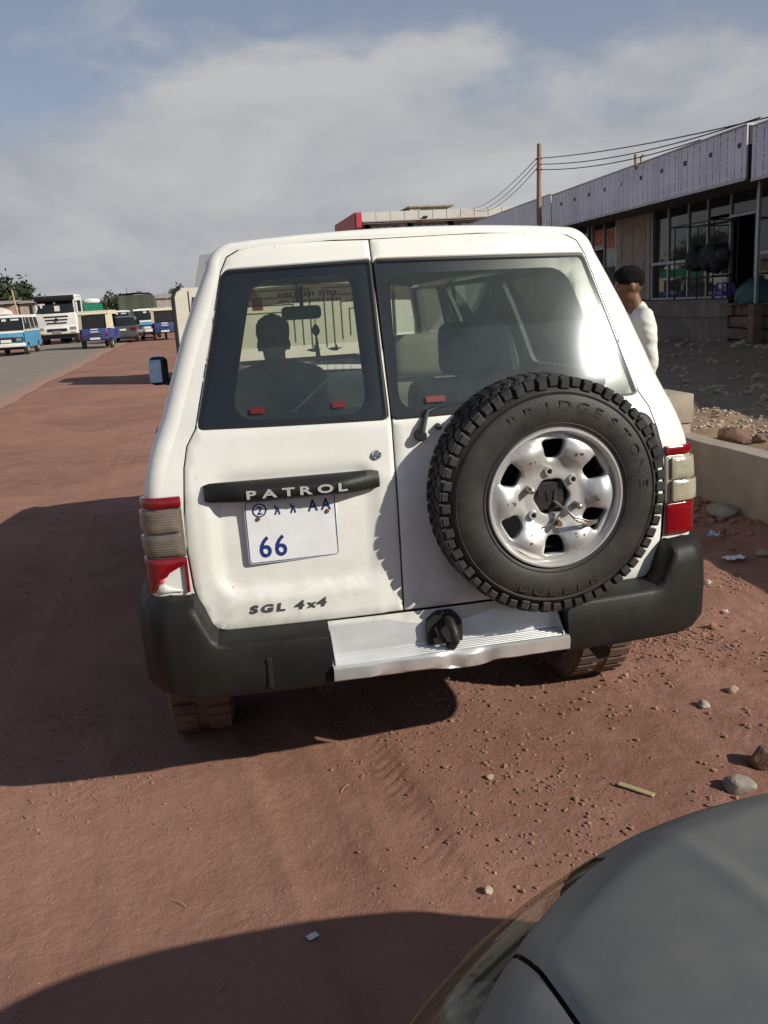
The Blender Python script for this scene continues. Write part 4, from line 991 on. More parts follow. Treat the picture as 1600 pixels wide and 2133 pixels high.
def shop(name, label, ya, yb, zf0, zf1, fx, detail):
    e = empty(name, BO, BR, label, 'building')
    P = lambda n, mb, mat, par=e, sm=30: obj(n, mb, mat, par, sm)
    n = max(1, round((yb-ya)/.575)); w = (yb-ya)/n; proto = None
    for k in range(n):
        if proto is None:
            proto = P('fascia_panel', MB().box(-.02, .02, -w/2+.004, w/2-.004, 0, zf1-zf0, .004), 'fascia_film'); o = proto
        else: o = proto.copy(); COL.objects.link(o)
        o.location = (fx+random.uniform(-.006, .006), ya+w*(k+.5), zf0); o.rotation_euler = (0, 0, random.uniform(-.006, .006))
        if detail and k % 2 == 0:
            q = P('label_sticker', MB().box(fx-.026, fx-.0235, ya+w*(k+.5)-.09, ya+w*(k+.5)+.05, zf0+.62, zf0+.72), mk('sticker', (.03, .03, .05), .6), e, 0)
    P('fascia_frame', MB().box(fx+.03, fx+.35, ya+.01, yb-.01, zf0+.05, zf1-.03).box(fx-.03, fx+.02, ya, yb, zf0-.05, zf0-.004).box(fx-.035, fx+.25, ya, yb, zf1+.003, zf1+.035), 'roof_sheet')
    P('fascia_end', MB().box(fx+.03, fx+.9, ya-.01, ya+.005, zf0, zf1), 'shop_dark')
    P('soffit', MB().box(fx+.03, .52, ya+.02, yb-.02, zf0-.02, zf0+.03), 'soffit')
    P('roof', MB().prism([(fx+.36, zf1-.10), (fx+.36, zf1-.05), (7.6, zf1+.25), (7.6, zf1+.2)], 'y', ya+.02, yb-.02), 'roof_sheet')
    P('back_wall', MB().box(7.2, 7.4, ya+.02, yb-.02, 0, zf1+.1).box(.6, 7.2, ya+.02, ya+.15, 0, zf1).box(.6, 7.2, yb-.15, yb-.02, 0, zf1), 'shop_wall')
    P('ceiling', MB().box(.53, 7.2, ya+.15, yb-.15, zf0+.1, zf0+.15), 'soffit')
    P('shop_floor', MB().box(.3, 7.2, ya+.15, yb-.15, 1.15, 1.22), 'shop_wall')
    return e, P
def frontage(e, P, panes, frames, z0=1.23):
    for (a, b, c, d) in panes: P('pane', MB().box(.505, .513, a, b, c, d), shopglass, e, 0)
    for (a, b, c, d) in frames: P('window_frame', MB().box(.46, .55, a, b, c, d, .006), 'shop_frame', e)
# main shop
e, P = shop('shop_building', 'long single storey shop row with film covered fascia panels on the right', -4.83, 6.70, 3.72, 4.74, -.90, True)
pan = []; frm = []
ysp = [-3.05, -1.93, -.85, .13, 1.25, 2.22]
for a, b in zip(ysp[1:-1], ysp[2:]):
    if a > .1: pan += [(a+.03, b-.03, 1.30, 2.20), (a+.03, b-.03, 2.29, 3.70)]
    else: pan += [(a+.03, b-.03, 1.30, 3.18), (a+.03, b-.03, 3.26, 3.70)] if a < -.9 else [(a+.03, b-.03, 1.30, 3.70)]
pan += [(-3.02, -1.96, 3.22, 3.70), (-4.3, -3.1, 2.3, 3.7), (-4.3, -3.1, 1.3, 2.2)]
for y in ysp: frm.append((y-.028, y+.028, 1.24, 3.72))
frm += [(-4.4, -4.32, 1.24, 3.72), (-4.32, -3.08, 2.20, 2.29), (-3.02, -1.96, 3.14, 3.21), (.16, 1.22, 2.205, 2.285), (1.28, 2.19, 2.205, 2.285), (-1.9, 2.19, 1.235, 1.295), (-4.32, 2.19, 3.705, 3.76)]
# left window with orange print, dark opening
pan += [(4.74, 5.62, 1.30, 3.66), (5.66, 6.6, 2.98, 3.66)]
frm += [(4.66, 4.73, 1.24, 3.72), (5.62, 5.66, 1.24, 3.72), (6.6, 6.68, 1.24, 3.72), (5.66, 6.6, 2.9, 2.97)]
frontage(e, P, pan, frm)
P('window_print', MB().box(.50, .503, 5.7, 6.5, 3.05, 3.55).box(.50, .503, 4.9, 5.5, 2.9, 3.5), 'orange_sign', e, 0)
# corrugated double door with lintel
def corr(y0, y1, z0, z1, pitch=.075, dep=.018):
    rows = [[(.46-dep*(.5+.5*sin(2*pi*(y-y0)/pitch)), y, z) for z in (z0, z1)] for y in np.arange(y0, y1, pitch/6)]
    return MB().grid(rows)
for y0, y1 in ((2.62, 3.40), (3.44, 4.22)):
    d = P('corrugated_door', corr(y0, y1, 1.27, 3.28), 'corrugated', e, 60)
    obj('door_rail', MB().box(.425, .47, y0, y1, 2.28, 2.34), 'corrugated', d)
P('corrugated_panel', corr(2.45, 4.55, 3.36, 3.80), 'corrugated', e, 60)
for y0, y1, z0, z1 in ((2.30, 2.58, 1.24, 3.8), (4.26, 4.62, 1.24, 3.8), (2.58, 4.26, 3.285, 3.355)): P('door_post', MB().box(.44, .56, y0, y1, z0, z1, .01), 'corrugated')
P('handle', MB().box(.40, .425, 2.70, 2.73, 2.15, 2.35, .004), 'shop_frame')
# platform
rows = []
for y in np.arange(-2.75, 10.0, .18):
    rows.append([(.02*float(vnoise(y*3, 7.))-.02, y, -.3), (.03*float(vnoise(y*4, 2.)), y, .55), (.02*float(vnoise(y*3, 9.)), y, 1.16), (.02, y, 1.225), (.6, y, 1.225)])
P('plinth_wall', MB().grid(rows), 'plinth', e, 50)
P('plinth_ledge', MB().box(-.035, .01, -2.7, 9.8, .80, .83), 'plinth')
rg2 = random.Random(5)
for r_ in range(4):
    y = -6.4
    while y < -2.78:
        w_ = rg2.uniform(.28, .6); z = .02+r_*.275
        o = P('stone', MB().box(-.06+rg2.uniform(-.05, .05), .5, y+.01, min(y+w_, -2.77)-.01, z, z+.262+rg2.uniform(-.02, 0), .035, 2), 'stone_brown'); y += w_
P('stone_cap', MB().box(-.16, .6, -6.4, -2.77, 1.09, 1.13, .01), 'stone_brown')
P('support_post', MB().box(-.34, -.27, -4.42, -4.35, 1.13, 3.78, .008), 'shop_frame')
P('ground_post_base', MB().box(-.42, -.19, -4.5, -4.27, -.2, 1.125, .02), 'stone_brown')
# second shop nearer, third farther
e2, P2 = shop('shop_building', 'neighbouring shop at the right edge of the picture', -34.0, -5.08, 3.66, 4.66, -.93, False)  # lengthened out of view so its shadow reaches the near verge
frontage(e2, P2, [(y+.05, y+1.35, 1.3, 3.6) for y in np.arange(-33, -5.4, 1.45)], [(y-.03, y+.03, 1.24, 3.66) for y in np.arange(-33, -5, 1.45)])
P2('plinth_wall', MB().box(.0, .6, -33.9, -6.42, -.3, 1.12), 'stone_brown')
e3, P3 = shop('shop_building', 'farther film clad shop row behind the wooden power pole', 6.86, 24.0, 3.78, 4.80, -.86, False)
frontage(e3, P3, [(y+.05, y+1.9, 1.3, 3.7) for y in np.arange(7, 23, 2)], [(y-.03, y+.03, 1.24, 3.74) for y in np.arange(7, 24, 2)])
P3('plinth_wall', MB().box(.05, .6, 10.0, 23.9, -.3, 1.22), 'plinth')
# goods on the platform
def LB(x, y, z): 
    c, s = cos(BR), sin(BR); return Vector((BO.x+x*c-y*s, BO.y+x*s+y*c, z))
rk = empty('metal_rack', LB(.1, -1.5, 1.226), BR, 'tall black metal frame rack piled with dark goods before the shop glass', 'rack')
m = MB()
for x in (-.35, .28):
    for y in (-.95, .95): m.tube([(x, y, 0), (x, y, 1.85)], .018, 6)
obj('rack_frame', m.tube([(-.4, -1, 1.85), (-.4, 1.1, 1.85)], .016, 6).tube([(.3, -1, 1.85), (.3, 1.1, 1.85)], .016, 6).tube([(-.4, 1.1, 1.85), (.3, 1.1, 1.85)], .016, 6).tube([(-.4, -1, 1.85), (.3, -1, 1.85)], .016, 6).tube([(-.35, -.95, .55), (-.35, .95, .55)], .016, 6).tube([(.28, -.95, .55), (.28, .95, .55)], .016, 6).tube([(-.35, .95, 0), (-.35, .2, .9)], .014, 6), 'iron_black', rk)
obj('shelf', MB().box(-.34, .27, -.9, .9, .55, .58), 'iron_black', rk)
rgb = random.Random(3)
for k in range(11):
    bm = bmesh.new(); bmesh.ops.create_icosphere(bm, subdivisions=3, radius=1); sx_, sy_, sz_ = rgb.uniform(.14, .26), rgb.uniform(.14, .30), rgb.uniform(.12, .26); cx_ = Vector((rgb.uniform(-.12, .12), -.72+.145*k, .80+rgb.uniform(-.05, .42)))
    for v in bm.verts: v.co *= .75+.7*float(fbm(v.co.x*2.2+k*5, v.co.z*2.5+v.co.y*2, 3)); v.co = Vector((v.co.x*sx_, v.co.y*sy_, v.co.z*sz_))+cx_
    bm.verts.index_update(); q = MB().add([v.co[:] for v in bm.verts], [[v.index for v in f.verts] for f in bm.faces]); bm.free()
    o = obj('dark_bundle', q, 'shop_dark', rk, 60)
stl = empty('plastic_stool', LB(.02, -2.55, 1.226), BR, 'small purple plastic stool beside the black rack', 'stool')
mk('purple_plastic', (.11, .05, .30), .4, var=.1)
obj('seat', MB().box(-.15, .15, -.15, .15, .36, .40, .015, 2), 'purple_plastic', stl)
for sx in (-1, 1):
    for sy in (-1, 1): obj('leg', MB().tube([(sx*.19, sy*.19, 0), (sx*.13, sy*.13, .365)], [.03, .035], 6), 'purple_plastic', stl)
obj('stretcher', MB().box(-.165, .165, -.17, -.15, .12, .20).box(-.165, .165, .15, .17, .12, .20).box(-.17, -.15, -.165, .165, .12, .2), 'purple_plastic', stl)
bm = bmesh.new(); bmesh.ops.create_icosphere(bm, subdivisions=4, radius=1)
for v in bm.verts:
    v.co *= 1+.16*float(vnoise(v.co.x*3+9, v.co.z*4+v.co.y*3)); v.co = Vector((v.co.x*.34, v.co.y*.62, max(-.02, v.co.z*.44+.06)))
bm.verts.index_update(); q = MB().add([v.co[:] for v in bm.verts], [[v.index for v in f.verts] for f in bm.faces]); bm.free()
o = obj('tarp_bundle', q, mk('green_tarp', (.007, .060, .050), .6, var=.35, scale=6, bump=.4, bscale=8), None, 60); o.location = LB(.10, -3.75, 1.14); o.rotation_euler = (0, 0, BR); tag(o, 'green tarpaulin heap on the shop platform by the steel post', 'bundle')
fz = empty('reflection_prop', LB(1.3, .55, 1.222), BR, 'cream appliance imitating a car reflection in the shop glass', 'prop')  # cream box added to imitate a white car reflected in the pane
obj('prop_block', MB().box(-.35, .35, -.55, .55, .05, 1.30, .05, 3), mk('cream_reflection', (.62, .60, .50), .4, var=.05), fz)
obj('prop_base', MB().box(-.3, .3, -.5, .5, 0, .05), 'gasket', fz)
for k in range(2):
    sh = empty('display_shelf', LB(1.0, 1.75-.02*k+1.0*0-k*1.1, 1.222), BR, 'low display shelf with pale goods behind the %s shop pane' % ('left lower' if k == 0 else 'right lower'), 'shelf')
    obj('shelf_frame', MB().box(-.2, .2, -.45, .45, .03, .06).box(-.2, .2, -.45, .45, .38, .41).box(-.2, .2, -.45, .45, .72, .75).box(.17, .2, -.45, .45, 0, .95), 'shop_frame', sh)
    for j in range(6):
        yy = -.36+.145*j; obj('goods', MB().box(-.15, .05, yy-.06, yy+.06, (.065, .415)[j % 2], (.065, .415)[j % 2]+.18+.03*(j % 3), .01), mk('pale_goods', (.45, .47, .48), .5, var=.3, scale=3), sh)

# ================================================================== far office block
mk('office_panel', (.50, .49, .46), .55, var=.08, scale=.4)
mk('office_red', (.45, .035, .05), .5, var=.1, scale=.5)
mk('office_brown', (.20, .15, .12), .8, var=.2)
mk('office_glass', (.10, .14, .17), .12, var=.3, scale=.8)
mk('window_notice', (.62, .66, .68), .6, var=.12, scale=1)
of = empty('office_building', (19.5, 75.5, .3), 0, 'flat roofed grey office building with a red corner beyond the white wagon', 'building')
OP = lambda n, mb, mat, par=of: obj(n, mb, mat, par, 20, world=True)
nP = 18; pw = (34-12.85)/nP
for k in range(nP): OP('cladding_panel', MB().box(12.85+k*pw+.02, 12.85+(k+1)*pw-.02, 69.85, 70.0, 7.98-.0*k, 8.68, .01), 'office_panel')
OP('red_corner', MB().box(12.45, 12.84, 69.8, 70.4, 7.55, 8.70).box(12.40, 12.46, 70.4, 81, 7.55, 8.75), 'office_red')
OP('side_wall', MB().box(12.9, 13.1, 70.5, 81, .2, 7.5), 'office_brown')
OP('soffit', MB().box(12.5, 34, 70.02, 72, 7.80, 7.95), 'office_brown')
OP('core', MB().box(13.2, 34, 70.9, 81, .2, 8.55), 'office_panel')
for j, zc in enumerate((6.55, 3.6)):
    for g, x0 in enumerate((13.7, 17.25, 20.7, 24.2, 27.6)):
        n = 4 if g == 0 else 5
        for k in range(n):
            w_ = .62; xx = x0+k*w_
            wdw = OP('window', MB().box(xx+.04, xx+w_-.04, 70.80, 70.88, zc-.9, zc+1.15), 'office_glass')
            if (g*5+k+j) % 7 != 3: OP('notice', MB().box(xx+.08, xx+w_-.08, 70.76, 70.795, zc+.55, zc+1.05), 'window_notice', wdw)
        OP('pilaster', MB().box(x0-.42, x0-.08, 70.55, 70.9, .2, 7.78), 'office_panel')
OP('base_wall', MB().box(13.1, 34, 70.6, 70.89, .2, 1.2), 'office_brown')
OP('flood_lamp', MB().box(17.9, 18.25, 69.6, 69.84, 8.05, 8.22, .03), 'gasket')
ht = empty('roof_hut', (19.4, 75, 8.55), 0, 'small brown block hut on the office roof', 'hut')
obj('wall', MB().box(17.8, 21.0, 73.5, 76.5, 8.56, 9.25).box(17.7, 18.6, 73.35, 73.45, 8.6, 9.2), mk('block_wall', (.30, .25, .19), .9, var=.3, scale=2, bump=.4, bscale=6), ht, world=True)
obj('roof_slab', MB().box(17.6, 21.6, 73.2, 76.7, 9.255, 9.38), 'block_wall', ht, world=True)

# ================================================================== power pole and wires
mk('pole_wood', (.30, .20, .12), .85, var=.3, scale=4, stretch=(6, 6, .6), bump=.3, bscale=8)
pp = empty('power_pole', (10.56, 26, .2), 0, 'slim wooden power pole standing before the shop row', 'pole')
obj('pole_shaft', MB().tube([(0, 0, -.3), (.02, 0, 2), (-.03, 0, 4), (.02, 0, 6.08)], [.10, .095, .085, .075], 10), 'pole_wood', pp)
obj('insulator', MB().tube([(-.1, 0, 5.62), (.1, 0, 5.62)], .03, 6), 'gasket', pp); obj('insulator', MB().tube([(-.1, 0, 5.3), (.1, 0, 5.3)], .03, 6), 'gasket', pp)
def wire(a, b, sag, lab):
    a = Vector(a); b = Vector(b); o = obj('overhead_wire', MB().tube([a.lerp(b, t)-Vector((0, 0, 4*sag*t*(1-t))) for t in np.linspace(0, 1, 18)], .014, 5), 'gasket'); tag(o, lab, 'wire', 'wires on the wooden pole')
wire((10.56, 26, 5.84), (10.2, 7.5, 4.35), .25, 'uppermost wire running from the wooden pole to the right')
wire((10.56, 26, 5.66), (10.7, 14.5, 4.78), .22, 'middle wire running from the wooden pole to the right')
wire((10.56, 26, 5.50), (10.9, 17.0, 4.80), .18, 'lowest wire running from the wooden pole to the right')
wire((10.5, 26, 5.86), (21.6, 69.7, 8.6), .45, 'uppermost wire sloping from the wooden pole to the office')
wire((10.5, 26, 5.72), (22.0, 69.7, 8.5), .5, 'middle wire sloping from the wooden pole to the office')
wire((10.5, 26, 5.55), (22.4, 69.7, 8.45), .5, 'lowest wire sloping from the wooden pole to the office')
o = obj('roof_stub', MB().tube([(10.85, 20, 4.6), (10.83, 20, 4.98)], .04, 8).tube([(10.85, 19.7, 4.72), (10.85, 19.75, 4.86), (10.85, 19.6, 4.9)], .03, 6), 'pole_wood'); tag(o, 'short wooden stub sticking up over the shop fascia', 'post')
# ================================================================== grey car in the foreground
mk('paint_grey', (.180, .185, .176), .50, metal=.25, var=.08, scale=2.5, coat=.0, dust=.55, dcol=(.30, .28, .24), dscale=9, rvar=.10)
fc = empty('foreground_car', (.36, -3.3, 0), 0, 'dark grey car whose bonnet and headlight fill the lower right corner', 'car')
FP = lambda n, mb, mat, par=fc, sm=40: obj(n, mb, mat, par, sm, world=True)
CX, HWD = .36, .83
def ynose(x): return -1.20-.40*abs((x-CX)/.87)**3.0
def ztop(x, y):
    d = max(0, ynose(x)-y); xr = abs((x-CX)/HWD)
    return .815+.175*(d/1.0)**.62-.035*xr**4+.007*math.exp(-((abs(x-CX)-.43)/.016)**2)*min(1, d*3)+.006*smoothstep(.40, .46, abs(x-CX))*min(1, d*3)-.02*max(0, .1-d)/.1
XSH = -.352
def top_sheet(x0, x1, y_back, nx_=26, ny_=26):
    rows = []
    for j in range(ny_):
        t = (j/(ny_-1))**1.5
        rows.append([(x, ynose(x)+(y_back-ynose(x))*t, ztop(x, ynose(x)+(y_back-ynose(x))*t)-(.004 if (i in (0, nx_-1)) else 0)) for i, x in enumerate(np.linspace(x0, x1, nx_))])
    return MB().grid(rows)
hood = FP('bonnet', top_sheet(XSH+.003, 2*CX-XSH-.003, -2.25, 110, 40), 'paint_grey', sm=60)
for x0, x1 in ((-.500, XSH-.003), (2*CX-XSH+.003, 2*CX+.500)):
    FP('front_wing', top_sheet(x0, x1, -2.25, 8, 30), 'paint_grey', sm=60)
FP('panel_gap', MB().grid([[(XSH-.012, y, ztop(XSH, y)-.014), (XSH+.012, y, ztop(XSH, y)-.014)] for y in np.linspace(ynose(XSH)-.005, -2.25, 14)]), 'gasket')
FP('panel_gap', MB().grid([[(2*CX-XSH-.012, y, ztop(XSH, y)-.014), (2*CX-XSH+.012, y, ztop(XSH, y)-.014)] for y in np.linspace(ynose(XSH)-.005, -2.25, 14)]), 'gasket')
# nose, lamps, bumper: strips outside the bonnet edge
xn = np.linspace(-.50, 2*CX+.50, 121)
def nose_pt(x, d, z):
    e = .002; tx, ty = 2*e, ynose(x+e)-ynose(x-e); l_ = math.hypot(tx, ty); nx_, ny_ = -ty/l_, tx/l_
    return (x+nx_*d, ynose(x)+ny_*d, z)
levels = [(0.0, 0), (.032, -.018), (.064, -.05), (.088, -.10), (.098, -.155)]
def strip(lv, xs, base=None): return MB().grid([[nose_pt(x, d*(1+.55*smoothstep(.5, .85, abs(x-CX))), ztop(x, ynose(x))-.002+dz) for x in xs] for d, dz in lv])
lens_l = [x for x in xn if x <= -.13]; lens_r = [x for x in xn if x >= 2*CX+.13]; mid = [x for x in xn if -.165 <= x <= 2*CX+.165]
lens_mat = glass('lens_glass', (.93, .92, .86), .05, dust=.16, dcol=(.36, .28, .14), dscale=6, refl=.55)
mk('lamp_bowl', (.32, .25, .11), .35, metal=.5, var=.5, scale=14, dust=.4, dcol=(.30, .24, .12))
mk('lamp_dark', (.05, .048, .04), .5, var=.3)
for xs in (lens_l, lens_r):
    hl = FP('headlight', strip([(.0, -.012), (.010, -.035), (.022, -.065), (.04, -.105), (.06, -.155)], xs), 'lamp_bowl', sm=60)
    FP('headlight_lens', strip(levels, xs), lens_mat, hl, 60)
    inner = -.39 if xs is lens_l else 2*CX+.39
    p = nose_pt(inner, .02, ztop(inner, ynose(inner))-.075)
    FP('lamp_reflector', MB().lathe([(-.035, .0), (-.034, .02), (-.02, .045), (.0, .058), (.012, .060)], (p[0], p[1], p[2]), 'y', 20), 'lamp_inner', hl)
FP('grille', strip(levels, mid), 'paint_grey', sm=60)
FP('bumper', MB().grid([[nose_pt(x, d, z) for x in xn] for d, z in ((.094, .655), (.115, .62), (.125, .52), (.12, .40), (.085, .27), (.0, .22))]), 'paint_grey', sm=60)
# body sides, windscreen, cabin behind the camera
for sg in (1, -1):
    xx = CX+sg*(.86); rows = []
    for y in np.linspace(-1.60, -5.5, 20):
        rows.append([(CX+sg*HWD+.03*sg, y, .25), (xx+sg*.02, y, .5), (xx+sg*.005, y, .72), (CX+sg*.86, y, ztop(CX+.86, max(y, -2.25)) if y > -2.25 else .92)])
    FP('body_side', MB().grid(rows), 'paint_grey', sm=60)
    FP('side_glass', MB().grid([[(CX+sg*.84, -2.35, .93), (CX+sg*.62, -2.95, 1.38)], [(CX+sg*.84, -4.9, .95), (CX+sg*.62, -4.4, 1.38)]]), MATS['side_glass'])
    for y in (-2.02, -4.65):
        FP('wheel', MB().lathe([(-.10, .2), (-.10, .29), (-.07, .31), (.07, .31), (.10, .29), (.10, .2), (.06, .15), (.06, 0)], (CX+sg*.76, y, .31), 'x', 28), 'rubber')
FP('windscreen', MB().grid([[(CX-.82, -2.27, .95), (CX, -2.18, .975), (CX+.82, -2.27, .95)], [(CX-.62, -2.95, 1.38), (CX, -2.88, 1.42), (CX+.62, -2.95, 1.38)]]), MATS['side_glass'])
FP('roof', MB().grid([[(CX-.62, -2.95, 1.38), (CX, -2.88, 1.42), (CX+.62, -2.95, 1.38)], [(CX-.62, -4.4, 1.38), (CX, -4.45, 1.42), (CX+.62, -4.4, 1.38)], [(CX-.80, -5.0, .98), (CX, -5.05, .99), (CX+.80, -5.0, .98)], [(CX-.84, -5.5, .93), (CX, -5.55, .94), (CX+.84, -5.5, .93)], [(CX-.84, -5.6, .35), (CX, -5.65, .35), (CX+.84, -5.6, .35)]]), 'paint_grey', sm=30)
FP('floor_pan', MB().box(CX-.80, CX+.80, -5.5, -1.7, .2, .26), 'under_dark')

# ================================================================== traffic on the left
mk('v_white', (.72, .72, .70), .35, var=.06, dust=.25, dcol=(.4, .33, .26), dscale=1.5)
mk('v_blue', (.07, .30, .50), .35, var=.08, dust=.25, dcol=(.35, .32, .28), dscale=1.5)
mk('v_navy', (.035, .055, .19), .4, var=.12, dust=.2, dcol=(.25, .2, .2), dscale=2)
mk('v_cream', (.62, .55, .40), .7, var=.1, scale=3)
mk('v_black', (.016, .016, .018), .45, var=.2)
mk('v_glass', (.018, .020, .022), .08, var=.2)
mk('v_dark', (.055, .06, .068), .3, var=.1, coat=.4, dust=.2, dcol=(.2, .15, .12))
mk('v_tyre', (.03, .028, .026), .85, var=.2, dust=.6, dcol=(.14, .10, .075))
mk('v_canvas', (.058, .068, .048), .85, var=.2, scale=2, bump=.4, bscale=3)
mk('v_chrome', (.6, .6, .6), .25, metal=.9, var=.1)
mk('v_yellow', (.55, .45, .22), .4, var=.2)
def tire(root, x, y, r=.32, w=.2):
    wv = obj('wheel', MB().lathe([(-w/2, r*.5), (-w/2, r*.9), (-w/2+.02, r), (w/2-.02, r), (w/2, r*.9), (w/2, r*.5)], (x, y, r), 'x', 20), 'v_tyre', root)
    obj('rim', MB().lathe([(-w/2+.02, r*.55), (-w/4, 0)], (x, y, r), 'x', 14).lathe([(w/2-.02, r*.55), (w/4, 0)], (x, y, r), 'x', 14), 'v_white', wv)
def minibus(loc, rz, label, band='v_blue'):
    e = empty('minibus', loc, rz, label, 'minibus', 'minibuses on the road')
    P = lambda n, mb, mat, par=e, sm=35: obj(n, mb, mat, par, sm)
    Lg = 2.25
    def sec(y, top, w0, w1):   # cross-section ring up one side and down the other
        return [(-w0, y, .42), (-w0, y, 1.12), (-w1, y, top-.18), (-w1+.10, y, top-.03), (0, y, top), (w1-.10, y, top-.03), (w1, y, top-.18), (w0, y, 1.12), (w0, y, .42)]
    low = MB()
    low.grid([[(sx*.84, y, z) for z in (.36, .75, 1.12)] for y in np.linspace(-Lg+.06, Lg, 6) for sx in (1,)]); low.grid([[(-.84, y, z) for z in (.36, .75, 1.12)] for y in np.linspace(-Lg+.06, Lg, 6)])
    low.grid([[(x, -Lg+.02+.10*(x/.84)**4, z) for z in (.50, .8, 1.06)] for x in np.linspace(-.84, .84, 9)]); low.grid([[(x, Lg, z) for z in (.36, .8, 1.12)] for x in np.linspace(-.84, .84, 5)])
    P('lower_body', low, band, sm=50)
    up_ = MB()
    for sx in (-1, 1):
        up_.grid([[(sx*.845, y, 1.12), (sx*.85, y, 1.20)] for y in (-Lg+.05, Lg)]); up_.grid([[(sx*.76, y, 1.78), (sx*.70, y, 1.88), (0, y, 1.95)] for y in np.linspace(-Lg+.55, Lg-.05, 4)])
        for y0, y1 in ((-Lg+.10, -Lg+.30), (-Lg+1.1, -Lg+1.2), (-.2, -.08), (.95, 1.07), (Lg-.15, Lg)):
            sh = .40 if y0 < -Lg+.2 else 0
            up_.grid([[(sx*.845, y0, 1.19), (sx*.845, y1, 1.19)], [(sx*.765, y0+sh, 1.79), (sx*.765, y1+sh*.9, 1.79)]])
    up_.grid([[(x, -Lg+.03, 1.06), (x, -Lg+.05, 1.16)] for x in np.linspace(-.84, .84, 5)]); up_.grid([[(x, -Lg+.46, 1.76), (x, -Lg+.56, 1.90 if abs(x) < .7 else 1.86)] for x in np.linspace(-.76, .76, 5)])
    up_.grid([[(x, Lg, 1.12), (x, Lg-.02, 1.22)] for x in (-.84, .84)]); up_.grid([[(x, Lg-.04, 1.72), (x, Lg-.05, 1.92)] for x in (-.76, 0, .76)])
    P('upper_body', up_, 'v_white', sm=30)
    P('windscreen', MB().grid([[(x*.80, -Lg+.06+.04*x*x, 1.15), (x*.73, -Lg+.47, 1.78)] for x in np.linspace(-1, 1, 5)]), 'v_glass')
    P('rear_window', MB().grid([[(x*.78, Lg-.015, 1.21), (x*.72, Lg-.045, 1.73)] for x in (-1, 1)]), 'v_glass')
    for sx in (-1, 1): P('side_window', MB().grid([[(sx*.838, -Lg+.2, 1.2), (sx*.762, -Lg+.62, 1.78)], [(sx*.838, Lg-.05, 1.2), (sx*.762, Lg-.05, 1.78)]]), 'v_glass')
    P('grille', MB().box(-.78, .78, -Lg-.03, -Lg+.05, .64, .86, .02), 'v_black')
    for sx in (-1, 1):
        P('headlight', MB().box(sx*.58-.14, sx*.58+.14, -Lg-.045, -Lg, .67, .83, .02), 'v_chrome'); P('door_mirror', MB().box(sx*.97-.07, sx*.97+.07, -Lg+.35, -Lg+.4, 1.25, 1.5, .02), 'v_black')
        P('wiper', MB().box(sx*.3-.25, sx*.3+.25, -Lg+.04, -Lg+.05, 1.17, 1.19), 'v_black')
    P('number_plate', MB().box(-.24, .24, -Lg-.06, -Lg-.045, .62, .76), 'v_white')
    P('bumper', MB().box(-.86, .86, -Lg-.10, -Lg+.10, .40, .58, .05, 2), 'v_white')
    P('windscreen_sticker', MB().box(.25, .62, -Lg+.37, -Lg+.38, 1.64, 1.72), 'v_white'); P('windscreen_sticker', MB().box(-.15, .05, -Lg+.36, -Lg+.37, 1.62, 1.72), 'v_white')
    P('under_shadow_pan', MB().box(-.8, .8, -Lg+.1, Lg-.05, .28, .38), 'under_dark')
    for sx in (-1, 1):
        for y in (-1.45, 1.35): tire(e, sx*.74, y)
    return e
def gl(x, y): return (x, y, float(gz0(0, y))+.02)
minibus(gl(-9.75, 45.2), 0, 'blue and white minibus taxi nearest the left edge, facing the camera')
minibus(gl(-15.2, 86), rad(-6), 'blue and white minibus parked far off behind the nearest one')
minibus(gl(-6.3, 66), 0, 'white minibus with dark windscreen just behind the dark saloon', 'v_white')
minibus(gl(-4.15, 60.0), rad(4), 'blue and white minibus half hidden behind the right hand three wheeler')
# heavy truck
tk = empty('heavy_truck', gl(-9.35, 58.2), rad(-6), 'big white lorry facing the camera with black sun visor', 'truck')
P = lambda n, mb, mat, par=tk, sm=35: obj(n, mb, mat, par, sm)
P('cab', MB().box(-1.25, 1.25, -1.0, 1.1, .95, 1.93, .08, 3).box(-1.22, -1.10, -.80, 1.1, 1.9, 2.95).box(1.10, 1.22, -.80, 1.1, 1.9, 2.95).box(-1.22, 1.22, -.45, 1.1, 2.80, 3.05, .10, 3).box(-1.2, 1.2, .9, 1.1, 1.9, 2.9), 'v_white')
P('windscreen', MB().grid([[(x, -.97+.05*x*x, 1.92), (x*.95, -.66+.05*x*x, 2.80)] for x in np.linspace(-1.14, 1.14, 7)]), 'v_glass')
for sx in (-1, 1): P('side_window', MB().box(sx*1.15-.05, sx*1.15+.05, -.5, .6, 1.95, 2.65), 'v_glass')
P('sun_visor', MB().box(-1.20, 1.20, -1.05, -.70, 2.72, 2.98, .04, 2, rot=Matrix.Rotation(rad(20), 4, 'X')), 'v_black')
for k, z in enumerate((1.72, 1.52, 1.32)): P('grille_slot', MB().box(-.75+.06*k, .75-.06*k, -1.03, -.96, z-.05, z+.04, .01), 'v_black')
P('emblem', MB().prism([(-.16, 1.52), (0, 1.40), (.16, 1.52), (0, 1.66)], 'y', -1.06, -1.01), 'v_black')
P('bumper', MB().box(-1.26, 1.26, -1.16, -.7, .62, 1.08, .07, 3), 'v_white'); P('air_intake', MB().box(-.62, .62, -1.18, -1.1, .78, .98, .02), 'v_black'); P('number_plate', MB().box(-.27, .27, -1.2, -1.185, .70, .84), 'v_chrome')
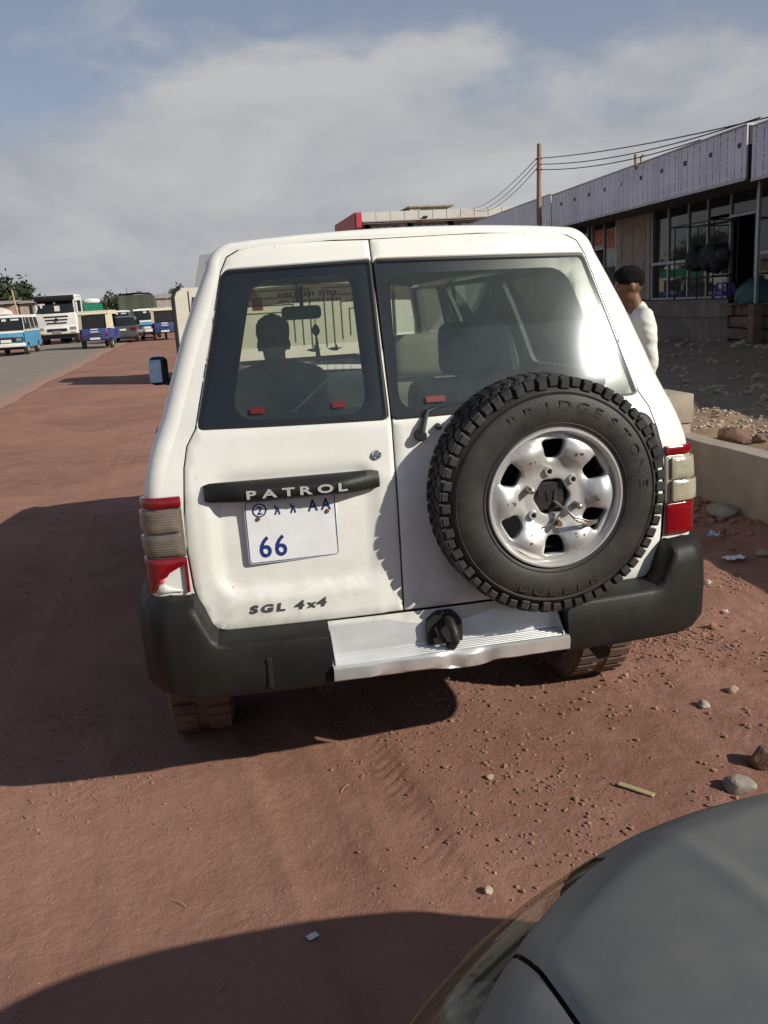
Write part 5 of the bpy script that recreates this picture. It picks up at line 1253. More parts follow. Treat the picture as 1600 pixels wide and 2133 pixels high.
for sx in (-1, 1):
    h_ = P('headlight', MB().box(sx*1.0-.20, sx*1.0+.20, -1.19, -1.0, .86, 1.06, .03), 'v_chrome'); P('fog_lamp', MB().box(sx*1.0-.16, sx*1.0+.16, -1.19, -1.1, .68, .79, .02), 'v_yellow')
    P('door_mirror', MB().box(sx*1.48-.10, sx*1.48+.10, -.92, -.80, 1.95, 2.65, .03).tube([(sx*1.2, -.8, 2.6), (sx*1.48, -.86, 2.55)], .025, 6), 'v_black')
    for y in (-.1, 4.2, 5.5): tire(tk, sx*1.0, y, .5, .32)
    P('wiper', MB().box(sx*.45-.4, sx*.45+.4, -1.0, -.98, 1.94, 1.97), 'v_black')
P('windscreen_card', MB().box(-1.05, -.62, -.84, -.83, 2.46, 2.56).box(-.92, -.78, -.87, -.86, 2.28, 2.46).box(-.1, .02, -.82, -.81, 2.5, 2.62).box(-.05, .28, -.93, -.92, 2.05, 2.38), 'v_white')
P('chassis', MB().box(-.9, .9, -.8, 7.6, .55, .95).box(-1.1, 1.1, -.9, .2, .35, .62), 'v_black')
P('cargo_bed', MB().box(-1.25, 1.25, 1.4, 8.2, 1.1, 1.3).box(-1.25, -1.2, 1.4, 8.2, 1.3, 1.9).box(1.2, 1.25, 1.4, 8.2, 1.3, 1.9).box(-1.25, 1.25, 1.4, 1.45, 1.3, 2.4), 'v_canvas')
mk('crate_green', (.015, .20, .12), .5, var=.25, scale=3)
cb = Vector(gl(-9.35, 58.2)); first = None
for j in range(3):
    for i in range(9):
        for kx in (-1, 1):
            if first is None:
                first = obj('plastic_crate', MB().box(-.55, .55, -.33, .33, .0, .06).box(-.55, .55, -.33, .33, .14, .22).box(-.55, .55, -.33, .33, .30, .38).box(-.50, .50, -.29, .29, .02, .36).box(-.56, -.50, -.34, -.28, 0, .39).box(.50, .56, -.34, -.28, 0, .39).box(-.56, -.50, .28, .34, 0, .39).box(.50, .56, .28, .34, 0, .39), 'crate_green', None, 0); o = first
            else: o = first.copy(); COL.objects.link(o)
            o.location = cb+Matrix.Rotation(rad(-6), 3, 'Z') @ Vector((kx*.58, 1.9+i*.70, 1.31+j*.40)); o.rotation_euler = (0, 0, rad(-6)); tag(o, 'green plastic crate stacked on the white lorry bed', 'crate', 'green crates on the lorry')
sk = obj('sack', MB().lathe([(0, 0), (.03, .35), (.2, .42), (.35, .3), (.40, 0)], (0, 0, 0), 'z', 14), 'v_white', None, 60); sk.location = cb+Matrix.Rotation(rad(-6), 3, 'Z') @ Vector((.7, 6.2, 2.53)); sk.scale = (1.6, 1, .9); tag(sk, 'white sack lying on top of the green crates', 'sack')
# three wheelers (rear view): local front is -Y
def bajaj(loc, rz, label):
    e = empty('three_wheeler', loc, rz, label, 'auto rickshaw', 'three wheelers on the road')
    P = lambda n, mb, mat, par=e, sm=35: obj(n, mb, mat, par, sm)
    P('body', MB().prism(rpoly([(-1.05, .45, .1), (-.9, 1.0, .1), (-.4, .55, .2), (.45, .55, .1), (.5, 1.02, .1), (1.22, 1.05, .12), (1.35, .48, .1), (1.2, .38, .1)]), 'x', -.66, .66), 'v_navy', sm=40)
    P('engine_cover', MB().box(-.56, .56, 1.22, 1.42, .42, 1.02, .06, 3), 'v_navy')
    P('louvre', MB().box(-.3, .3, 1.425, 1.44, .70, .73).box(-.3, .3, 1.425, 1.44, .58, .61), 'v_black')
    P('roof', MB().prism(rpoly([(-.85, 1.74, .05), (-.6, 1.88, .2), (.9, 1.90, .2), (1.30, 1.78, .1), (1.30, 1.70, .02), (-.85, 1.70, .02)]), 'x', -.66, .66), 'v_cream', sm=40)
    P('rear_opening', MB().box(-.52, .52, 1.20, 1.24, 1.04, 1.68), 'v_black')
    for sx in (-1, 1):
        P('canvas_side', MB().grid([[(sx*.67, .45, .95), (sx*.655, .45, 1.74)], [(sx*.67, 1.28, 1.0), (sx*.655, 1.24, 1.74)], [(sx*.52, 1.32, 1.0), (sx*.52, 1.27, 1.74)]]), 'v_cream' if sx < 0 else 'v_cream')
        P('roof_post', MB().tube([(sx*.64, -.85, 1.0), (sx*.62, -.6, 1.75)], .025, 6), 'v_black')
        P('tail_lamp', MB().box(sx*.52-.05, sx*.52+.05, 1.41, 1.44, .60, .76, .01), 'red_lens')
        tire(e, sx*.60, .95, .24, .14)
    tire(e, 0, -1.1, .24, .12)
    P('windscreen', MB().grid([[(-.55, -.88, 1.05), (.55, -.88, 1.05)], [(-.55, -.66, 1.70), (.55, -.66, 1.70)]]), 'v_glass')
    P('front_cowl', MB().box(-.5, .5, -1.08, -.82, .5, 1.05, .1, 3), 'v_navy'); P('headlight', MB().lathe([(-.06, 0), (-.05, .08), (0, .1)], (0, -1.08, .85), 'y', 14), 'v_chrome')
    P('bench', MB().box(-.5, .5, .5, .95, .56, .85, .05, 2), 'v_black')
    P('bumper', MB().tube([(-.62, 1.46, .42), (.62, 1.46, .42)], .03, 6), 'v_black'); P('number_plate', MB().box(-.22, .22, 1.445, 1.455, .46, .56), 'v_white')
    P('sticker', MB().box(-.16, .16, 1.425, 1.435, .94, 1.0).box(-.18, .18, 1.43, 1.44, .82, .87), 'v_white')
    P('mud_guard', MB().box(-.7, -.5, .65, 1.3, .46, .52, .02).box(.5, .7, .65, 1.3, .46, .52, .02), 'v_black')
    return e
b1 = bajaj(gl(-5.75, 46.6), pi+rad(-6), 'blue three wheeler with cream canopy seen from behind beside the lorry'); b1.scale = (1.16, 1.1, 1.0)
b2 = bajaj(gl(-2.75, 54.4), pi+rad(2), 'blue three wheeler farther right, beside the white wagon'); b2.scale = (1.12, 1.1, 1.0)
# dark saloon seen from behind
sl_ = empty('dark_saloon', gl(-5.05, 54.6), pi+rad(-3), 'dark grey saloon car driving away between the three wheelers', 'car')
P = lambda n, mb, mat, par=sl_, sm=35: obj(n, mb, mat, par, sm)
P('body', MB().prism(rpoly([(-2.15, .30, .1), (-2.2, .62, .15), (-1.3, .90, .15), (1.55, .98, .1), (2.1, .95, .12), (2.2, .55, .1), (2.12, .28, .08)]), 'x', -.86, .86), 'v_dark', sm=30)
rows = []
for y, z, w_ in ((-1.25, .90, .80), (-.45, 1.42, .64), (.5, 1.50, .64), (1.05, 1.44, .64), (1.75, .98, .76)): rows.append([(-w_, y, z-.02), (-w_+.06, y, z), (0, y, z+.02), (w_-.06, y, z), (w_, y, z-.02)])
P('roof', MB().grid(rows[1:4]), 'v_dark', sm=50); P('windscreen', MB().grid(rows[0:2]), 'v_glass'); P('rear_window', MB().grid(rows[3:5]), 'v_glass')
for sx in (-1, 1):
    P('side_window', MB().grid([[(sx*.80, -1.2, .91), (sx*.645, -.45, 1.40)], [(sx*.82, .3, .95), (sx*.65, .5, 1.48)], [(sx*.78, 1.72, .97), (sx*.645, 1.05, 1.42)]]), 'v_glass')
    P('tail_lamp', MB().box(sx*.66-.17, sx*.66+.17, 2.08, 2.2, .66, .86, .03), 'red_lens'); P('headlight', MB().box(sx*.62-.15, sx*.62+.15, -2.2, -2.1, .58, .74, .03), 'v_chrome')
    for y in (-1.35, 1.35): tire(sl_, sx*.78, y, .31, .2)
P('bumper', MB().box(-.84, .84, 2.1, 2.26, .32, .60, .05, 2), 'v_dark'); P('number_plate', MB().box(-.25, .25, 2.215, 2.225, .68, .79), 'v_white')
# army truck with canvas
at_ = empty('canvas_truck', gl(-5.1, 69), pi, 'olive green canvas covered lorry seen from behind', 'truck')
P = lambda n, mb, mat, par=at_, sm=35: obj(n, mb, mat, par, sm)
rows = []
for y in np.linspace(-2.4, 2.6, 9): rows.append([(x, y, z+.02*sin(y*5)) for x, z in ((-1.22, 1.0), (-1.22, 2.85), (-1.05, 3.05), (0, 3.10), (1.05, 3.05), (1.22, 2.85), (1.22, 1.0))])
P('canvas_cover', MB().grid(rows).grid([[(x, 2.6+.03*sin(x*7), z) for z in (1.0, 1.7, 2.4, 2.95)] for x in np.linspace(-1.22, 1.22, 12)]), 'v_canvas', sm=40)
P('tailboard', MB().box(-1.25, 1.25, 2.62, 2.70, .95, 1.45), 'v_canvas'); P('bed', MB().box(-1.22, 1.22, -2.4, 2.6, .85, 1.0), 'v_black'); P('bumper', MB().box(-1.1, 1.1, 2.5, 2.65, .5, .7), 'v_black')
P('cab', MB().box(-1.2, 1.2, -4.6, -2.6, .7, 2.7, .15, 3), 'v_canvas'); P('chassis', MB().box(-.5, .5, -4.3, 2.5, .55, .85), 'v_black')
for sx in (-1, 1):
    for y in (-3.6, .3, 1.6): tire(at_, sx*.98, y, .5, .35)
    P('tail_lamp', MB().box(sx*.9-.1, sx*.9+.1, 2.62, 2.7, .72, .84), 'red_lens')
P('aerial', MB().tube([(.9, -2.5, 2.9), (.9, -2.5, 3.7)], .02, 5), 'v_black')
# cream box lorry standing crosswise far ahead of the white wagon (seen beside it and through its windows)
mk('van_cream', (.66, .64, .54), .45, var=.08, scale=1.2, dust=.25, dcol=(.4, .34, .27), dscale=1.5)
VY = 19.0
vn = empty('box_lorry', (1.35, VY+.9, .05), rad(0), 'cream box lorry standing crosswise ahead, half hidden by the white wagon', 'truck')
P = lambda n, mb, mat, par=vn, sm=35: obj(n, mb, mat, par, sm)
P('box_body', MB().prism(rpoly([(-2.55, .42, .03), (2.6, .42, .03), (2.6, 2.18, .05), (-2.40, 2.18, .05), (-2.55, 2.0, .15)]), 'y', -.9, .9), 'van_cream')
P('edge_trim', MB().tube([(-2.56, -.905, .5), (-2.56, -.905, 1.98), (-2.50, -.905, 2.12), (-2.38, -.905, 2.19)], .045, 6), 'gasket')
P('roof_spoiler', MB().prism([(-2.05, 2.19), (-1.85, 2.90), (-1.1, 2.96), (-1.0, 2.19)], 'y', -.7, .7), 'shop_frame')
for k in range(4):
    for c, hw in ((-.55, 1.15), (1.75, .8)):
        a = hw-.20*k; z1 = 2.02-.17*k
        for sx in (-1, 1): P('stripe', MB().box(c+sx*a-.010, c+sx*a+.010, -.912, -.902, .62+.08*k, z1), 'gasket', sm=0)
        P('stripe', MB().box(c-a+.011, c+a-.011, -.912, -.902, z1-.02, z1), 'gasket', sm=0)
for x in (-2.2, -1.95): P('stripe', MB().box(x-.01, x+.01, -.912, -.902, .5, 2.1), 'gasket', sm=0)
P('chassis', MB().box(-2.3, 3.6, -.4, .4, .28, .41), 'v_black')
P('cab', MB().prism(rpoly([(2.7, .4, .05), (2.7, 2.0, .1), (3.6, 1.95, .2), (3.95, 1.2, .1), (3.95, .4, .05)]), 'y', -.85, .85), 'v_white')
for sy in (-1, 1):
    for x in (-1.5, 3.1): P('wheel', MB().lathe([(-.12, .18), (-.12, .33), (-.10, .36), (.10, .36), (.12, .33), (.12, .18)], (x, sy*.72, .36), 'y', 18), 'v_tyre')
# ================================================================== people
mk('skin', (.16, .075, .042), .5, var=.12, scale=8, spec=.35)
mk('hair', (.008, .0065, .006), .9, var=.4, scale=60, bump=.5, bscale=150, spec=.12)
mk('shirt_white', (.66, .65, .60), .85, var=.05, scale=4, bump=.25, bscale=18)
mk('trousers_grey', (.30, .27, .22), .85, var=.1, scale=6, bump=.2, bscale=25)
mk('jacket_black', (.014, .014, .016), .8, var=.3, scale=6)
mk('shoe', (.03, .025, .02), .6)
def capsule(mb, a, b, ra, rb, n=14):
    a = Vector(a); b = Vector(b); d = (b-a); L_ = d.length; d.normalize(); path = []; rs = []
    for t in np.linspace(-pi/2, 0, 5): path.append(a+d*ra*sin(t)); rs.append(max(.0005, ra*cos(t)))
    for t in np.linspace(0, pi/2, 5): path.append(b+d*rb*sin(t)); rs.append(max(.0005, rb*cos(t)))
    mb.tube(path, rs, n)
def ell(mb, c, r, rot=None, seg=3):
    bm = bmesh.new(); bmesh.ops.create_icosphere(bm, subdivisions=seg, radius=1)
    M = Matrix.Translation(c) @ (rot or Matrix.Identity(4)) @ Matrix.Diagonal((r[0], r[1], r[2], 1)); bm.transform(M); bm.verts.index_update()
    mb.add([v.co[:] for v in bm.verts], [[v.index for v in f.verts] for f in bm.faces]); bm.free()
def fuse(name, mb, mat, parent, vox=.012, smooth=6, wr=0.0):
    me = bpy.data.meshes.new(name); me.from_pydata(mb.v, [], mb.f); o = bpy.data.objects.new(name, me); COL.objects.link(o)
    md = o.modifiers.new('r', 'REMESH'); md.mode = 'VOXEL'; md.voxel_size = vox
    dg = bpy.context.evaluated_depsgraph_get(); m2 = bpy.data.meshes.new_from_object(o.evaluated_get(dg)); bpy.data.objects.remove(o); bpy.data.meshes.remove(me)
    bm = bmesh.new(); bm.from_mesh(m2)
    for _ in range(smooth): bmesh.ops.smooth_vert(bm, verts=bm.verts, factor=.5, use_axis_x=True, use_axis_y=True, use_axis_z=True)
    if wr:
        bm.normal_update()
        for v in bm.verts: v.co += v.normal*wr*(float(fbm(v.co.x*9+v.co.z*5, v.co.z*16+v.co.y*7, 2))-.4)
    bm.to_mesh(m2); bm.free(); m2.name = name
    m2.polygons.foreach_set('use_smooth', [True]*len(m2.polygons)); m2.materials.append(MATS[mat]); o = bpy.data.objects.new(name, m2); COL.objects.link(o); o.parent = parent
    return o
def hand(mb, w, d, side, curl=.5):
    """palm and five fingers from wrist w along direction d"""
    w = Vector(w); d = Vector(d).normalized(); sx = Vector((0, -1, 0)); sx = (sx-d*sx.dot(d)).normalized(); inw = d.cross(sx)*side
    ell(mb, w+d*.045, (.040, .018, .05), Matrix((( sx.x, inw.x, d.x, 0), (sx.y, inw.y, d.y, 0), (sx.z, inw.z, d.z, 0), (0, 0, 0, 1))))
    for k, (o_, ln) in enumerate(((.030, .066), (.010, .075), (-.010, .070), (-.029, .054))):
        a = w+d*.085+sx*o_; b = a+d*ln*.5+inw*ln*.18*curl; c = b+d*ln*.42*(1-curl*.5)+inw*ln*.45*curl
        capsule(mb, a-d*.02, b, .0095, .0088, 8); capsule(mb, b, c, .0088, .0075, 8)
    a = w+d*.03+sx*.034; b = a+d*.03+sx*.022+inw*.012; capsule(mb, a, b, .0115, .010, 8); capsule(mb, b, b+d*.028+inw*.012, .010, .0085, 8)
def head(mb, c, R_):
    """c = centre of head, faces -Y before R_"""
    def Pt(x, y, z): return Vector(c)+R_ @ Vector((x, y, z))
    R4 = R_.to_4x4()
    ell(mb, Pt(0, .012, .022), (.076, .096, .094), R4); ell(mb, Pt(0, -.022, -.045), (.058, .066, .070), R4); ell(mb, Pt(0, -.052, -.092), (.028, .026, .022), R4)
    capsule(mb, Pt(0, -.084, .018), Pt(0, -.104, -.026), .009, .014, 8); ell(mb, Pt(.012, -.094, -.030), (.009, .010, .007), R4); ell(mb, Pt(-.012, -.094, -.030), (.009, .010, .007), R4)
    ell(mb, Pt(0, -.082, -.058), (.026, .012, .008), R4); ell(mb, Pt(0, -.080, -.070), (.022, .012, .008), R4)
    for s_ in (-1, 1):
        ell(mb, Pt(s_*.032, -.080, .036), (.022, .010, .007), R4); ell(mb, Pt(s_*.034, -.072, -.022), (.02, .02, .022), R4)
        ell(mb, Pt(s_*.080, .016, -.008), (.009, .022, .034), R4 @ Matrix.Rotation(s_*.25, 4, 'Z'))
def face_bits(c, R_, parent):
    for s_ in (-1, 1):
        q = MB(); ell(q, Vector(c)+R_ @ Vector((s_*.030, -.070, .014)), (.010, .010, .007), None, 2); obj('eye', q, mk('eye_white', (.3, .28, .26), .4), parent)
        q = MB(); ell(q, Vector(c)+R_ @ Vector((s_*.030, -.078, .014)), (.005, .003, .005), None, 2); obj('pupil', q, 'hair', parent)
def hair_cap(c, R_, parent, th=.012):
    q = MB(); bm = bmesh.new(); bmesh.ops.create_icosphere(bm, subdivisions=5, radius=1); dele = []
    for v in list(bm.verts):
        n = v.co.copy(); x, y, z = n.x*.076, n.y*.096+.012, n.z*.094+.022
        front = max(0., -(y-.0)/.09); zc = -.022+.100*smoothstep(.35, 1.0, front)+.02*smoothstep(.0, .35, front)+.035*smoothstep(.045, .07, abs(x))   # hairline height
        d = z-zc; k = th*min(1.35, max(0., d)/.055)*(1+.35*(float(vnoise(n.x*26+5, n.z*26+n.y*19))-.5))
        s_ = 1+(k+.0015)/.085; v.co = Vector((n.x*.076*s_, n.y*.096*s_+.012, n.z*.094*s_+.022))
        if d < -.004: dele.append(v)
    bmesh.ops.delete(bm, geom=dele, context='VERTS')
    bm.verts.index_update(); q.add([Vector(c)+R_ @ v.co for v in bm.verts], [[v.index for v in f.verts] for f in bm.faces]); bm.free()
    return obj('hair', q, 'hair', parent, 60)
# --- standing man in a white long sleeved shirt, back towards us, looking down ahead
st_ = empty('person', (2.43, 3.60, 0), rad(-108), 'man in a white long sleeved top standing beyond the right side of the white wagon', 'person')
hc = Vector((0, -.070, 1.640)); Rh = Matrix.Rotation(rad(18), 3, 'X')
b_ = MB(); head(b_, hc, Rh); capsule(b_, (0, -.045, 1.58), (0, -.005, 1.45), .052, .060)
ell(b_, (0, .01, 1.30), (.165, .105, .20)); ell(b_, (0, .01, 1.08), (.14, .10, .16)); ell(b_, (0, .01, .93), (.16, .11, .11))
for s_ in (-1, 1):
    sh = Vector((s_*.185, .015, 1.415)); el = Vector((s_*.245, .055, 1.125)); wr_ = Vector((s_*.235, -.02, .90))
    capsule(b_, (s_*.08, .01, 1.43), sh, .06, .058); capsule(b_, sh, el, .05, .040); capsule(b_, el, wr_, .039, .027); hand(b_, wr_, (0, -.25, -1), -s_)
    hp = Vector((s_*.09, .01, .90)); kn = Vector((s_*.105, -.01+.02*s_, .48)); an = Vector((s_*.11, .03, .08))
    capsule(b_, hp, kn, .083, .055); capsule(b_, kn, an, .056, .038); capsule(b_, (s_*.11, .05, .045), (s_*.12, -.13, .032), .042, .032)
bo = fuse('body', b_, 'skin', st_, .0075, 3)
q = MB(); capsule(q, (0, .004, 1.475), (0, .012, 1.40), .070, .09); ell(q, (0, .012, 1.31), (.185, .125, .185)); ell(q, (0, .012, 1.10), (.165, .122, .20)); ell(q, (0, .015, .93), (.175, .125, .13))
for s_ in (-1, 1):
    sh = Vector((s_*.185, .015, 1.415)); el = Vector((s_*.245, .055, 1.125)); wr_ = Vector((s_*.237, -.012, .925))
    capsule(q, (s_*.045, .012, 1.450), sh, .068, .066); capsule(q, sh, el, .064, .050); capsule(q, el, wr_, .054, .038)
fuse('shirt', q, 'shirt_white', st_, .009, 3, .034)
q = MB(); ell(q, (0, .01, .90), (.168, .118, .10))
for s_ in (-1, 1):
    hp = Vector((s_*.09, .01, .88)); kn = Vector((s_*.105, -.01+.02*s_, .48)); an = Vector((s_*.11, .03, .10)); capsule(q, hp, kn, .097, .075); capsule(q, kn, an, .074, .062)
fuse('trousers', q, 'trousers_grey', st_, .012, 4, .012)
q = MB()
for s_ in (-1, 1): capsule(q, (s_*.11, .055, .045), (s_*.12, -.14, .035), .05, .042)
fuse('shoes', q, 'shoe', st_, .010, 3)
hair_cap(hc, Rh, st_, .020); face_bits(hc, Rh, st_)
# --- driver seated in the wagon, dark clothes
dv = empty('person', (-.305, 2.30, .845), rad(180), 'driver in black clothing sitting at the wheel inside the white wagon', 'person')
# local: faces -Y => rotated 180 deg to face +Y
hc = Vector((0, -.02, .615)); Rh = Matrix.Rotation(rad(4), 3, 'X')
b_ = MB(); head(b_, hc, Rh); capsule(b_, (0, .0, .56), (0, .03, .44), .056, .062); ell(b_, (0, .05, .28), (.17, .11, .22)); ell(b_, (0, .06, .08), (.16, .12, .14))
for s_ in (-1, 1):
    sh = Vector((s_*.185, .04, .41)); el = Vector((s_*.25, -.12, .18)); wr_ = Vector((s_*.17, -.36, .22)); capsule(b_, sh, el, .05, .04); capsule(b_, el, wr_, .04, .028); hand(b_, wr_, (-s_*.2, -1, .2), s_, .9)
    kn = Vector((s_*.14, -.40, .10)); capsule(b_, (s_*.09, .05, .06), kn, .085, .058); capsule(b_, kn, (s_*.14, -.62, -.24), .056, .04); capsule(b_, (s_*.14, -.62, -.27), (s_*.14, -.78, -.26), .04, .035)
fuse('body', b_, 'skin', dv, .009, 3)
q = MB(); ell(q, (0, .05, .29), (.215, .14, .23)); ell(q, (0, .06, .08), (.18, .14, .16))
for s_ in (-1, 1):
    sh = Vector((s_*.185, .04, .41)); el = Vector((s_*.25, -.12, .18)); wr_ = Vector((s_*.175, -.33, .215)); capsule(q, (s_*.03, .04, .46), sh, .085, .085); capsule(q, sh, el, .068, .055); capsule(q, el, wr_, .055, .042)
fuse('jacket', q, 'jacket_black', dv, .012, 4, .012)
q = MB()
for s_ in (-1, 1):
    kn = Vector((s_*.14, -.40, .10)); capsule(q, (s_*.09, .05, .06), kn, .097, .075); capsule(q, kn, (s_*.14, -.62, -.22), .072, .06)
fuse('trousers', q, 'jacket_black', dv, .012, 3)
hair_cap(hc, Rh, dv, .022); face_bits(hc, Rh, dv)
# ================================================================== trees, shacks and poles at the left
def leaf_mat(name, c):
    m = mk(name, c, .6, var=.45, scale=1.2, spec=.2); return m
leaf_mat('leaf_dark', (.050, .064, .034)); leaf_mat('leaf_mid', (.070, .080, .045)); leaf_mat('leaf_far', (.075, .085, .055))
mk('bark', (.10, .075, .055), .9, var=.3, scale=6)
def tree(x, y, h, cr, cz, nclump, label, mat='leaf_dark', seed=1, leaf=.24, group='trees beyond the road', flat=1.0):
    r = np.random.default_rng(seed); z0 = float(gz0(0, y)); e = empty('tree', (x, y, z0), 0, label, 'tree', group)
    m = MB().tube([(0, 0, -.1), (.05, .02, h*.25), (-.04, .05, h*.5), (.0, 0, h*.72)], [.17*h/5, .13*h/5, .10*h/5, .05*h/5], 8)
    for k in range(7):
        a = r.uniform(0, 2*pi); zz = h*r.uniform(.3, .6); q = Vector((cos(a)*cr*.7, sin(a)*cr*.7, zz+h*r.uniform(.12, .3))); m.tube([(0, 0, zz), q*.5+Vector((0, 0, zz*.5+.1)), q], [.07*h/5, .045*h/5, .015*h/5], 6)
    obj('trunk', m, 'bark', e, 60)
    cents = []
    for k in range(nclump):
        d = r.normal(size=3); d /= np.linalg.norm(d); rad_ = r.uniform(.35, 1.0)**.6
        cents.append((d[0]*cr*rad_*r.uniform(.8, 1.12), d[1]*cr*rad_, cz+d[2]*(h-cz)*rad_*flat*r.uniform(.8, 1.1)))
    V = []; F = []
    for c in cents:
        nl = 46; s_ = r.uniform(.30, .62)*cr*.36
        P_ = r.normal(size=(nl, 3))*s_*.62+np.array(c)
        for p in P_:
            if p[2] < h*.16: continue
            n = r.normal(size=3); n[2] = abs(n[2])+.2; n /= np.linalg.norm(n); u = np.cross(n, r.normal(size=3)); u /= np.linalg.norm(u); w = np.cross(n, u); l_ = leaf*r.uniform(.6, 1.4)
            o = len(V); V += [tuple(p-u*l_), tuple(p+w*l_*.45), tuple(p+u*l_), tuple(p-w*l_*.45)]; F.append((o, o+1, o+2, o+3))
    obj('crown', MB().add(V, F), mat, e, 0)['kind'] = 'stuff'
    return e
tree(-16.9, 76, 5.3, 3.8, 2.6, 150, 'large dark leafy tree at the left edge behind the shacks', seed=3)
tree(-14.2, 78, 3.9, 1.9, 2.2, 50, 'smaller dark tree right of the large one, left of the lorry', seed=5, mat='leaf_mid')
tree(-20.5, 82, 5.8, 3.8, 3.0, 90, 'dark tree cut off by the left edge of the picture', seed=8)
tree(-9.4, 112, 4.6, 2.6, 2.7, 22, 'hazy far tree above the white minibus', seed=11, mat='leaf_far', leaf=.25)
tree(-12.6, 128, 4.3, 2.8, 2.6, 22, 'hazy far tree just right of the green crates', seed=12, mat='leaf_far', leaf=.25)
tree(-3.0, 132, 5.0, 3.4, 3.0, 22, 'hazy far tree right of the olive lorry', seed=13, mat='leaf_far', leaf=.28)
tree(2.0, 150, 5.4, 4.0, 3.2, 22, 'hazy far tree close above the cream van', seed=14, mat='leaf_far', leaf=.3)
# far skyline: wooded mass and a low ridge
V = []; F = []; r = np.random.default_rng(4)
for k in range(5200):
    x = r.uniform(-150, 160); y = 235+r.uniform(0, 40); top = 4.2+3.2*float(fbm(x*.05, 2.2, 4)); z = r.uniform(.2, top)+.6; s_ = r.uniform(.7, 1.7)
    n = r.normal(size=3); n /= np.linalg.norm(n); u = np.cross(n, r.normal(size=3)); u /= np.linalg.norm(u); w = np.cross(n, u); p = np.array((x, y, z)); o = len(V); V += [tuple(p-u*s_), tuple(p+w*s_*.6), tuple(p+u*s_), tuple(p-w*s_*.6)]; F.append((o, o+1, o+2, o+3))
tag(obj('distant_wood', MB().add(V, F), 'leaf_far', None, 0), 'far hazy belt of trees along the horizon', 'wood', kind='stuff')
rows = [[(x, 420+60*t, -2+t*(9+7*float(fbm(x*.008, 5.5, 4)))) for x in np.arange(-600, 700, 20)] for t in (0, .5, 1.0)]+[[(x, 560, -2) for x in np.arange(-600, 700, 20)]]
tag(obj('hill', MB().grid(rows), mk('hill_scrub', (.16, .15, .11), .95, var=.2, scale=.05), None, 60), 'low far ridge on the horizon', kind='structure')
# wood and iron sheds
mk('shed_plank', (.30, .22, .15), .85, var=.3, scale=3, stretch=(1, 1, .3)); mk('shed_iron', (.36, .34, .31), .6, var=.25, scale=2, dust=.5, dcol=(.26, .15, .1), dscale=.8); mk('shed_pink', (.34, .20, .16), .8, var=.35, scale=2)
mk('tarp_pale', (.55, .50, .44), .8, var=.25, scale=1.5); mk('bamboo', (.45, .34, .20), .7, var=.25, scale=3)
def shed(x, y, w, d, h, mat, label, slope=.25):
    z0 = float(gz0(0, y)); e = empty('shed', (x, y, z0), 0, label, 'shed'); n = max(3, int(w/.30))
    for k in range(n): obj('plank', MB().box(-w/2+k*w/n+.008, -w/2+(k+1)*w/n-.008, -d/2-.03+.012*(k % 3), -d/2, -.2, h-.04*((k*5) % 3)), mat, e, 0)
    obj('wall', MB().box(-w/2, w/2, -d/2+.002, d/2, -.2, h-.1), mat, e, 0)
    obj('roof', MB().prism([(-d/2-.3, h), (d/2+.3, h+slope), (d/2+.3, h+slope+.04), (-d/2-.3, h+.04)], 'x', -w/2-.2, w/2+.2), 'shed_iron', e, 0)
    return e
shed(-18.4, 70, 3.4, 2.5, 3.1, 'shed_plank', 'brown plank shed at the far left behind the minibus')
shed(-15.4, 71, 2.2, 2.4, 2.9, 'shed_pink', 'reddish shed between the plank shed and the iron shed')
shed(-13.2, 73, 2.0, 2.2, 2.9, 'shed_iron', 'grey iron sheet shed just left of the lorry')
shed(2.0, 125, 16, 4, 3.4, 'shed_iron', 'long far low building above the right hand three wheeler', .6)
bm = bmesh.new(); bmesh.ops.create_icosphere(bm, subdivisions=3, radius=1)
for v in bm.verts: v.co = Vector((v.co.x*1.0, v.co.y*.7, v.co.z*.75))*(1+.3*float(vnoise(v.co.x*2+3, v.co.z*3+v.co.y)))
bm.verts.index_update(); q = MB().add([v.co[:] for v in bm.verts], [[v.index for v in f.verts] for f in bm.faces]); bm.free()
o = obj('tarp_heap', q, 'tarp_pale', None, 60); o.location = (-15.0, 68.2, 2.05); tag(o, 'pale tarpaulin bundle on a stand before the reddish shed', 'bundle')
tb_ = empty('market_stand', (-15.0, 68.2, .27), 0, 'rough timber stand carrying the pale tarpaulin bundle', 'stand')
obj('stand_top', MB().box(-1.2, 1.2, -.6, .6, 1.05, 1.12), 'bamboo', tb_, 0)
for sx in (-1, 1):
    for sy in (-1, 1): obj('leg', MB().box(sx*1.1-.05, sx*1.1+.05, sy*.5-.05, sy*.5+.05, -.1, 1.05), 'bamboo', tb_, 0)
for i, (x, y, h, ln, lab) in enumerate(((-16.1, 66, 3.75, -.25, 'leftmost bare wooden pole rising above the sheds'), (-15.4, 66, 3.5, -.2, 'second bare wooden pole from the left above the sheds'), (-13.5, 68, 3.85, -.35, 'leaning wooden pole by the grey iron shed'), (-17.0, 64, 2.9, -.1, 'thick wooden post at the left edge of the sheds'))):
    o = obj('wooden_pole', MB().tube([(0, 0, -.2), (ln*.5, 0, h*.5), (ln, 0, h)], [.075, .07, .05] if i < 3 else [.14, .14, .13], 7), 'bamboo'); o.location = (x, y, float(gz0(0, y))); tag(o, lab, 'pole', 'wooden poles by the sheds')

